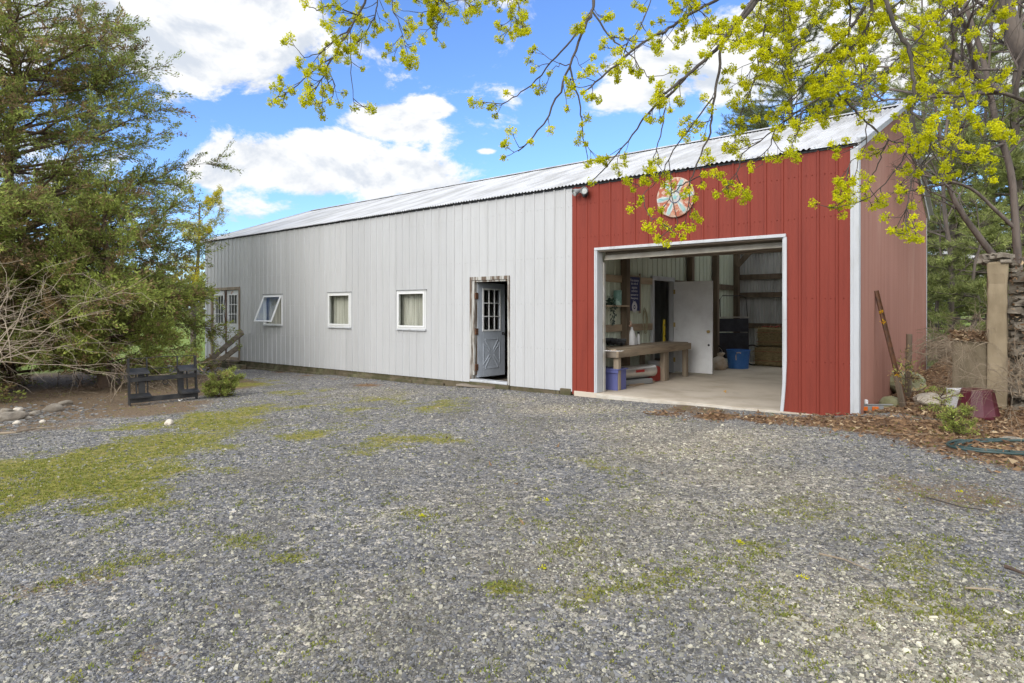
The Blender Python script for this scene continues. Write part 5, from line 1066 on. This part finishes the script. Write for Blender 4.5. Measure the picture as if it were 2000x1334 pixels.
v = leaf_geo(pl[:, 0], pl[:, 1], zl, RNG.uniform(.04, .09, n), 1.0); o = mesh_np('ivy_leaves', v, np.arange(n * 4).reshape(-1, 4), M['litter'], rw, col=np.repeat(leaf_col(n), 4, 0)); tag(o, kind='stuff')
b = B(); b.span(.99, 1.379, 1.40, 1.75, rwz - .3, .90); lw = b.build('low_wall', M['oldrender'], rw, bevel=.02)
n = 700; pl = np.stack([RNG.uniform(.96, 1.40, n), RNG.uniform(1.34, 1.78, n)], -1); zl = .91 + RNG.random(n) ** 2 * .13
v = leaf_geo(pl[:, 0], pl[:, 1], zl, RNG.uniform(.04, .09, n), .9); o = mesh_np('dead_vine', v, np.arange(n * 4).reshape(-1, 4), M['litter'], rw, col=np.repeat(leaf_col(n) * np.array([1.1, 1.15, 1.2]), 4, 0)); tag(o, kind='stuff')
# ---- maroon planter upside down, white box behind
p = hitG(1909, 815); p[2] += .005
def octa(r0, r1, h, c, n=10): b = B(); b.lathe([(0, h), (r1 * .93, h), (r1, h - .012), (r0, .03), (r0 + .008, .03), (r0 + .008, 0)], c, n); return b
o = octa(.235, .175, .36, p).build('planter', M['maroon'], org=p, bevel=.006); tag(o, 'faceted maroon planter standing upside down among the dead leaves', 'planter')
p2 = p + F * .27 + R * .03; p2[2] = float(gz(p2[0], p2[1])); b = B(); b.box(p2 + U * .16, (.30, .26, .32), rz_); b.box(p2 + U * .325, (.32, .28, .012), rz_); o = b.build('white_box', M['whiteplastic'], org=p2, bevel=.012); tag(o, 'white plastic box tucked behind the maroon planter', 'box')
# ---- garden hose, one long tube in loose coils
cH = hitG(2010, 878); pts = []
for i in range(150):
    t = i / 149; a = 2.2 + t * 6.283 * 3.2; rx_ = .78 - .10 * math.sin(t * 9) - .12 * t; ry_ = .36 - .05 * math.cos(t * 7) - .05 * t
    q = cH + R * (rx_ * math.cos(a) + .06 * math.sin(t * 13)) + F * (ry_ * math.sin(a) + .03 * math.sin(t * 11)); pts.append((q[0], q[1], float(gz(q[0], q[1])) + .016 + .012 * (int(t * 6.4) % 3)))
b = B(); b.tube(pts, .0135, 8); tag(b.build('garden_hose', M['hose'], org=cH, smooth=True), 'dark green garden hose lying in loose coils at the lower right edge', 'hose')
q = hitG(1982, 862); rock('grey_stone', 'flat grey stone inside the coils of the hose', q, .13, M['stone'], .35, 12)
# ================================================================ THINGS IN THE GARAGE BAY
FZ = -.105
def fl_(px, py): return hitZ(px, py, FZ)
# ---- workbench along the partition
wb = thing('workbench', 'long rough timber workbench along the partition wall', 'workbench', (-4.0, 2.0, FZ)); xb, ya, yb, bt = -3.80, .42, 3.55, .60
b = B()
for i in range(3): b.span(-4.36 + i * .185, -4.36 + i * .185 + .18, ya, yb, bt, bt + .04)
b.build('bench_top', M['benchwood'], wb, bevel=.005)
b = B(); b.span(xb - .0, xb + .045, ya - .02, yb + .02, bt - .115, bt + .02); b.build('apron_board', M['benchwood'], wb, bevel=.006)
b = B(); b.span(-4.36, xb - .002, ya - .0, ya + .045, bt - .12, bt - .002); b.build('end_board', M['oldwood_x'], wb, bevel=.006)
for y, w in ((ya + .06, .10), (2.35, .20), (yb - .12, .10)):
    b = B(); b.span(xb - .105, xb - .002, y, y + w, FZ, bt - .001); b.build('leg', M['oldwood'], wb, bevel=.006)
    b = B(); b.span(-4.36, -4.27, y, y + .09, FZ, bt - .13); b.build('leg', M['oldwood'], wb, bevel=.006)
BT = bt + .041
def onb(px, py): return hitZ(px, py, BT)
# card / plate lying on the bench end
p = onb(1199, 686); b = B(); r2 = Matrix.Rotation(.25, 3, 'Z'); b.box(p + U * .008, (.30, .16, .004), r2); pl_ = b.build('number_plate', M['plate'], org=p); tag(pl_, 'white plate with dark and orange marks lying on the near end of the workbench', 'plate')
for i in range(6): b = B(); b.box(Vector(p) + r2 @ Vector((-.11 + i * .044, 0, .0115)), (.024, .085, .002), r2); b.build('mark', M['amber'] if 1 < i < 4 else M['darkmetal'], pl_)
# jug and two bottles
def bottle(px, py, prof, m, cap, label, name='bottle', cat='bottle', capp=None):
    p = hitX(px, py, -4.24); p[2] = BT; b = B(); b.lathe(prof, p, 18); o = b.build(name, m, org=p, smooth=True); tag(o, label, cat, 'bottles on the workbench')
    if cap: z = prof[-1][1]; b = B(); b.lathe(capp or [(.0, z - .012), (.022, z - .012), (.022, z + .025), (0, z + .025)], p, 14); b.build('cap', cap, o, smooth=True)
bottle(1234, 668, [(0, 0), (.065, 0), (.07, .02), (.07, .20), (.05, .27), (.028, .30), (.028, .33)], M['whiteplastic'], M['whiteplastic'], 'tall white plastic jug at the back of the workbench')
bottle(1239, 669, [(0, 0), (.05, 0), (.052, .02), (.05, .13), (.02, .18), (.02, .2)], M['whiteplastic'], M['darkmetal'], 'white bottle with dark top in front of the tall jug')
bottle(1247, 667, [(0, 0), (.030, 0), (.032, .02), (.032, .18), (.014, .21), (.014, .225)], M['whiteplastic'], M['darkmetal'], 'slim bottle with black cap right of the white jug', name='spray_can')
p = onb(1204, 676); b = B()
for i in range(34): q = p + np.array([random.uniform(-.22, .10), random.uniform(-.26, .30), random.uniform(.0, .09)]); b.box(q + [0, 0, .03], (random.uniform(.05, .22), random.uniform(.03, .10), random.uniform(.02, .07)), Matrix.Rotation(random.random() * 6, 3, 'Z') @ Matrix.Rotation(random.gauss(0, .3), 3, 'X'))
tag(b.build('junk_heap', M['darkmetal'], org=p, bevel=.006), 'dark heap of tools and rags on the near end of the workbench', 'tool heap')
# shelf with jar
s0 = hitX(1181, 597, -4.25); s1 = hitX(1223, 596, -4.25); b = B(); b.span(-4.395, -4.16, .27, 1.55, 1.40, 1.425); ws = b.build('shelf_board', M['oldwood_y'], bevel=.003)
tag(ws, 'narrow wooden wall shelf above the near end of the workbench', 'shelf'); ws.name = 'wall_shelf'
pj = hitX(1206, 592, -4.27); pj = np.array([-4.27, pj[1], 1.426]); b = B(); b.lathe([(0, 0), (.078, 0), (.08, .01), (.08, .28), (.074, .29), (.072, .285), (0, .28)], pj, 22); o = b.build('painted_tin', mat('tin_green', (.14, .26, .22), .5, (.34, .46, .40), 9, (1, 1, .6), .5, .6), org=pj, smooth=True); tag(o, 'green tin with a pale tree pattern on the wall shelf', 'tin')
pc = np.array([-4.27, hitX(1190, 592, -4.27)[1], 1.426]); T_ = Tree(); n = 160; d = unit(RNG.normal(0, 1, (n, 3)) + [0, -.4, .2]); T_.leaves(pc + [.03, 0, .03] + RNG.normal(0, .05, (n, 3)), d, RNG.uniform(.04, .10, n), RNG.uniform(.015, .03, n), np.tile([[.05, .09, .06]], (n, 1)) * RNG.uniform(.5, 1.5, (n, 1))); n = 60; T_.leaves(pc + np.stack([RNG.uniform(0.02, .06, n) + .05, RNG.normal(0, .04, n), .03 - RNG.random(n) * .38], -1), RNG.normal(0, .3, (n, 3)) + [0, 0, -1], RNG.uniform(.05, .1, n), RNG.uniform(.015, .03, n), np.tile([[.06, .085, .07]], (n, 1)))
v = np.concatenate(T_.lv); o = mesh_np('trailing_wreath', v, np.arange(len(v) * 4).reshape(-1, 4), M['pine'], col=np.repeat(np.concatenate(T_.lc), 4, 0), org=pc); tag(o, 'dusty green trailing sprig hanging off the wall shelf', 'wreath')
# banner with its words
ba = hitX(1228.5, 575, PX + .09)[1]; bb = hitX(1249.5, 575, PX + .09)[1]; bz1 = hitX(1240, 541, PX + .09)[2]; bz0 = hitX(1240, 607, PX + .09)[2]
bn = thing('liability_sign', 'narrow navy sign with white words about equine activities on the partition wall', 'sign', (PX + .09, (ba + bb) / 2, bz0)); b = B(); b.span(PX + .085, PX + .09, ba, bb, bz0, bz1); b.build('panel', M['navy'], bn)
b = B(); b.span(PX + .06, PX + .10, bb + .001, bb + .035, bz0 - .05, bz1 + .08); b.span(PX + .06, PX + .10, ba - .03, ba - .001, bz0 - .05, bz1 + .3); b.span(PX + .06, PX + .10, ba, bb, bz1 + .001, bz1 + .03); b.build('wooden_frame', M['oldwood'], bn, bevel=.003)
def text(s, size, c, nrm, upv, m, par):
    cu = bpy.data.curves.new('words', 'FONT'); cu.body = s; cu.size = size; cu.align_x = 'CENTER'; cu.align_y = 'CENTER'; cu.extrude = .0008
    o = bpy.data.objects.new('words', cu); COL.objects.link(o); bpy.context.view_layer.update(); me = bpy.data.meshes.new_from_object(o.evaluated_get(bpy.context.evaluated_depsgraph_get())); COL.objects.unlink(o); bpy.data.objects.remove(o)
    n = Vector(nrm); u_ = Vector(upv); x = u_.cross(n); me.transform(Matrix.Translation(Vector(c)) @ Matrix((x, u_, n)).transposed().to_4x4()); me.materials.clear(); me.materials.append(m); w = bpy.data.objects.new('lettering', me); link(w, par)
H_ = bz1 - bz0; wd = bb - ba
for i, (s, f) in enumerate((('You assume', .90), ('the risk of', .80), ('equine', .69), ('activities', .585), ('pursuant to', .475), ('Pennsylvania', .37), ('law.', .27))): text(s, min(.085, wd * .9 / (.56 * len(s))), (PX + .0915, (ba + bb) / 2, bz0 + H_ * f), (1, 0, 0), (0, 0, 1), M['letter'], bn)
b = B(); rY = Matrix.Rotation(math.radians(90), 3, 'Y'); b.lathe([(.045, 0), (wd * .24, 0), (wd * .24, .003), (.045, .003), (.045, 0)], (PX + .0905, (ba + bb) / 2, bz0 + H_ * .11), 26, rY); b.lathe([(0, .003), (.022, .003), (.022, 0)], (PX + .0905, (ba + bb) / 2, bz0 + H_ * .11), 16, rY); b.build('seal', M['letter'], bn)
# hook and hanging halter on the wall
p = hitX(1230, 632, PX + .2); b = B(); b.tube([p + np.array([.0, .05 * math.cos(t), .05 * math.sin(t)]) for t in np.linspace(-2.4, 1.6, 12)], [.006 + .016 * math.sin(math.pi * i / 11) for i in range(12)], 8); tag(b.build('horn_hook', M['cream'], org=p, smooth=True), 'cream curved horn hook on the timber post', 'hook')
p = hitX(1257, 603, PX + .09); b = B()
for k in range(3): b.tube([p + np.array([.02 + .012 * k, .07 * math.sin(t) * (1 + .2 * k), -.22 + .24 * math.cos(t) - .03 * k]) for t in np.linspace(0, 6.28, 18)[:-1]], .008, 6, True)
tag(b.build('rope_halter', mat('old_rope', (.26, .24, .15), .9), org=p), 'faded rope halter hanging on the wall beside the doorway', 'halter')
# yellow level in the doorway
p0_, p1_ = hitX(1297, 690, PX - .02), hitX(1297, 624, PX - .02); p0_[2] = FZ; b = B(); b.beam(p0_, p1_, .03, .07, (0, 1, 0)); lv = b.build('spirit_level', M['yellow'], org=p0_, bevel=.003); tag(lv, 'yellow spirit level standing in the partition doorway', 'level')
for z in (.55, .8): b = B(); b.cyl(p0_ + [.01, 0, z + .3], p0_ + [.022, 0, z + .3], .018, .018, 10); b.build('vial', M['darkmetal'], lv)
# under the bench: tote, heater, red can, white bucket, timber
def tub_prof(r0, r1, h, t=.006): return [(0, .0), (r0, 0), (r1, h * .93), (r1 + .012, h * .94), (r1 + .012, h), (r1 - t, h), (r0 - t, t), (0, t)]
p = fl_(1196, 757); p = np.array([-4.02, .62, FZ]); b = B()
for x0, x1, y0, y1 in ((-.21, -.2, -.16, .16), (.2, .21, -.16, .16), (-.2, .2, -.16, -.15), (-.2, .2, .15, .16)): b.span(p[0] + x0, p[0] + x1, p[1] + y0, p[1] + y1, FZ, FZ + .36)
b.span(p[0] - .2, p[0] + .2, p[1] - .15, p[1] + .15, FZ, FZ + .01); b.span(p[0] - .24, p[0] + .24, p[1] - .19, p[1] + .19, FZ + .362, FZ + .385); b.span(p[0] - .235, p[0] + .235, p[1] - .185, p[1] - .165, FZ + .31, FZ + .36); tag(b.build('storage_tote', M['violet'], org=p, bevel=.008), 'violet blue storage tote under the near end of the workbench', 'tote')
ht = thing('torpedo_heater', 'silver torpedo heater lying under the workbench', 'heater', (-4.0, 1.5, FZ)); h0, h1 = Vector((-4.12, 1.05, FZ + .25)), Vector((-3.90, 2.0, FZ + .25)); rh = (h1 - h0).to_track_quat('Z', 'Y').to_matrix(); Lh = (h1 - h0).length
b = B(); b.lathe([(.09, 0), (.125, .01), (.125, Lh - .02), (.128, Lh), (.112, Lh), (.105, Lh - .25), (.03, Lh - .3), (0, Lh - .3)], h0, 28, rh); b.build('barrel', M['steel'], ht, smooth=True)
b = B(); b.beam(h0 + Vector((0, .1, -.19)), h1 + Vector((0, -.15, -.19)), .24, .10); b.build('fuel_tank', M['grey'], ht, bevel=.02)
b = B(); b.beam(h0.lerp(h1, .35) + Vector((.127, -.02, .02)), h0.lerp(h1, .6) + Vector((.127, -.02, .02)), .004, .05); b.build('badge', M['red'], ht)
b = B(); b.span(-4.22, -3.86, 1.2, 2.05, FZ, FZ + .035); tag(b.build('grey_plank', M['oldwood_y'], org=(-4.0, 1.6, FZ), bevel=.004), 'grey plank on the floor beneath the torpedo heater', 'plank')
ht.location.z += .0
p = np.array([-4.13, 2.28, FZ]); b = B(); b.prism([(-.3, 0), (.34, 0), (.36, .10), (.05, .30), (-.3, .36)], p, (0, 1, 0), (0, 0, 1), (1, 0, 0), .24); tag(b.build('red_shroud', M['red'], org=p, bevel=.03), 'red sloping plastic shroud lying behind the torpedo heater', 'shroud')
p = np.array([-4.22, 2.78, FZ]); p[2] = FZ; b = B(); b.lathe(tub_prof(.13, .15, .36), p, 24); wbk = b.build('white_bucket', M['whiteplastic'], org=p, smooth=True); tag(wbk, 'white plastic bucket under the far end of the workbench', 'bucket'); b = B(); b.tube([p + np.array([.155 * math.cos(t), .155 * math.sin(t), .30 - .1 * math.sin(t / 2 * 1.0) ** 2]) for t in np.linspace(-.2, 3.3, 14)], .004, 6); b.build('handle', M['steel'], wbk)
# blue tub with rope handle
p = fl_(1442, 719); b = B(); b.lathe(tub_prof(.235, .275, .46), p, 36); tb_ = b.build('blue_tub', M['tub'], org=p, smooth=True); tag(tb_, 'blue plastic muck tub with a pale rope handle on the garage floor', 'tub')
cdir = unit((CAM - p) * [1, 1, 0]); sdir = np.cross(U, cdir)
b = B(); q = p + cdir * .272; b.tube([q + sdir * -.05 + U * .22, q + sdir * -.055 + U * .32 + cdir * .02, q + sdir * -.04 + U * .395 + cdir * .03, q + sdir * .02 + U * .405 + cdir * .03, q + sdir * .06 + U * .39 + cdir * .02], .012, 8); b.build('rope_handle', M['sack'], tb_, smooth=True)
# feed sack
p = fl_(1402, 722); b = B(); nsk = 22; prof = [(0, 0), (.17, 0), (.195, .03), (.20, .10), (.19, .18), (.165, .24), (.12, .285), (.075, .315), (.05, .335), (.075, .37), (.085, .40), (.04, .405), (0, .39)]; vs = []
for j, (r, z) in enumerate(prof):
    for k in range(nsk):
        a = 2 * math.pi * k / nsk; f = 1 + .07 * math.sin(3 * a + z * 14) + .05 * math.sin(7 * a - z * 21); off_ = .30 * max(0, z - .22) * 1.6; vs.append(p + R * (r * f * 1.05 * math.cos(a) + off_) + F * (r * f * .8 * math.sin(a)) + U * (z * (1 + .03 * math.sin(2 * a))))
b.add(vs, [(j * nsk + k, j * nsk + (k + 1) % nsk, (j + 1) * nsk + (k + 1) % nsk, (j + 1) * nsk + k) for j in range(len(prof) - 1) for k in range(nsk)]); tag(b.build('feed_sack', M['sack'], org=p, smooth=True), 'tied off white feed sack on the floor in front of the grey door', 'sack')
# folding garden cart with spoked wheels
cA = np.array([-4.0, 6.9, FZ]); gc = thing('garden_cart', 'black folding garden cart on spoked wheels standing behind the blue tub', 'cart', cA)
cdir = unit((CAM - cA) * [1, 1, 0]); cs = np.cross(U, cdir) ; cs = cs / np.linalg.norm(cs)
c0 = hitZ(1437, 705, FZ); Zc = float((c0 - CAM) @ F); Pc = lambda px, py, d=0.0: pp(px, py, Zc_ + d)
Zc_ = 16.0
navyb = mat('cart_cloth', (.026, .026, .032), .7, (.04, .04, .05), 6)
def quadbox(b, x0, y0, x1, y1, d0, d1):
    a, c_ = pp(x0, y1, Zc_), pp(x1, y0, Zc_); b.box((a + c_) / 2 + F * ((d0 + d1) / 2), (abs((c_ - a) @ R), abs(d1 - d0), abs(c_[2] - a[2])), Matrix((ux, uy, (0, 0, 1))).transposed())
b = B(); quadbox(b, 1403, 622, 1461, 648, -.02, .02); b.build('upper_panel', navyb, gc, bevel=.006)
b = B(); quadbox(b, 1403, 650, 1461, 700, -.02, .02); b.build('lower_panel', navyb, gc, bevel=.006)
b = B(); quadbox(b, 1391, 622, 1401, 665, -.02, .03); quadbox(b, 1392, 640, 1402, 700, .04, .5); b.build('side_panel', navyb, gc, bevel=.006)
b = B(); quadbox(b, 1402, 618.5, 1462, 620.5, -.03, .0); b.build('top_rail', M['steel'], gc)
b = B(); b.tube([Pc(1407, 620), Pc(1406, 585), Pc(1411, 577.5), Pc(1450, 577.5), Pc(1457, 583), Pc(1460, 621)], .012, 8); b.build('push_handle', M['black'], gc, smooth=True)
b = B(); b.tube([Pc(1461, 622), Pc(1462, 700)], .014, 8); b.tube([Pc(1402, 622), Pc(1402, 700)], .014, 8); b.build('frame_tube', M['black'], gc)
for px in (1397, 1470):
    wc = pp(px, 693, Zc_ - .02); wc[2] = FZ + .27; b = B(); ax = unit(R + F * .9); s2 = unit(np.cross(U, ax)); b.tube([wc + s2 * .255 * math.cos(t) + U * .255 * math.sin(t) for t in np.linspace(0, 6.283, 33)[:-1]], .02, 8, True); w_ = b.build('wheel', M['rubber'], gc, smooth=True)
    b = B(); b.tube([wc + s2 * .232 * math.cos(t) + U * .232 * math.sin(t) for t in np.linspace(0, 6.283, 33)[:-1]], .008, 6, True)
    for k in range(12): t = k * 6.283 / 12; b.tube([wc, wc + s2 * .232 * math.cos(t) + U * .232 * math.sin(t)], .003, 4)
    b.cyl(wc - ax * .04, wc + ax * .04, .025, n=10); b.build('spokes', M['steel'], w_)
# hay bales
def bale(c, size, label, seed):
    rg = np.random.default_rng(seed); root = thing('hay_bale', label, 'hay bale', (c[0], c[1], c[2] - size[2] / 2), 'hay bales in the back corner'); b = B(); b.box(c, size); o = b.build('bale', M['straw'], root, bevel=.03)
    md = o.modifiers.new('Sub', 'SUBSURF'); md.subdivision_type = 'SIMPLE'; md.levels = md.render_levels = 4; dm = o.modifiers.new('Rough', 'DISPLACE'); dm.texture = tx; dm.strength = .07; dm.texture_coords = 'GLOBAL'
    n = 1600; f = rg.integers(0, 3, n); p = rg.uniform(-.5, .5, (n, 3)); p[np.arange(n), f] = np.sign(rg.normal(0, 1, n)) * .5; p = p * (np.array(size) + .02) + c; d = unit(rg.normal(0, 1, (n, 3))); s = unit(np.cross(d, rg.normal(0, 1, (n, 3)))) * .0022; l = rg.uniform(.04, .13, (n, 1))
    v = np.stack([p - s, p + s, p + d * l + s, p + d * l - s], 1); k = rg.random((n, 1)); so = mesh_np('loose_straw', v, np.arange(n * 4).reshape(-1, 4), M['litter'], root, col=np.repeat(np.array([.20, .15, .07]) * (1 - k) + np.array([.45, .36, .18]) * k, 4, 0)); tag(so, kind='stuff')
    for z in (-.12, .12): b = B(); b.tube([(c[0] + sx_ * (size[0] / 2 + .02), c[1] + sy_ * (size[1] / 2 + .02), c[2] + z) for sx_, sy_ in ((-1, -1), (1, -1), (1, 1), (-1, 1))], .004, 4, True); b.build('twine', M['red'], root)
bc = fl_(1500, 716); bale(np.array([bc[0] + .15, bc[1] + .30, FZ + .26]), (1.0, .55, .46), 'lower hay bale on the floor in the back corner', 3); bale(np.array([bc[0] + .18, bc[1] + .34, FZ + .74]), (.95, .5, .44), 'upper hay bale stacked in the back corner with red twine on top', 4)
bz = FZ + .98; b = B(); b.tube([(bc[0] - .25 + .05 * i + .04 * math.sin(i * 2.1), bc[1] + .3 + .06 * math.sin(i * 1.3), bz + .02 * math.sin(i * 3) + .03) for i in range(14)], .012, 6); tag(b.build('red_strap', M['red'], org=(bc[0], bc[1] + .3, bz)), 'red strap lying on top of the upper hay bale', 'strap')
# leaf blown onto the slab
p = fl_(1415, 768); v = leaf_geo(np.array([p[0], p[0] + .05]), np.array([p[1], p[1] + .02]), np.array([FZ + .02, FZ + .015]), np.array([.12, .08])); o = mesh_np('dead_leaf', v, np.arange(8).reshape(-1, 4), M['litter'], col=np.tile([[.5, .3, .1]], (8, 1)), org=p); tag(o, 'orange dead leaf lying alone on the concrete floor', 'leaf')
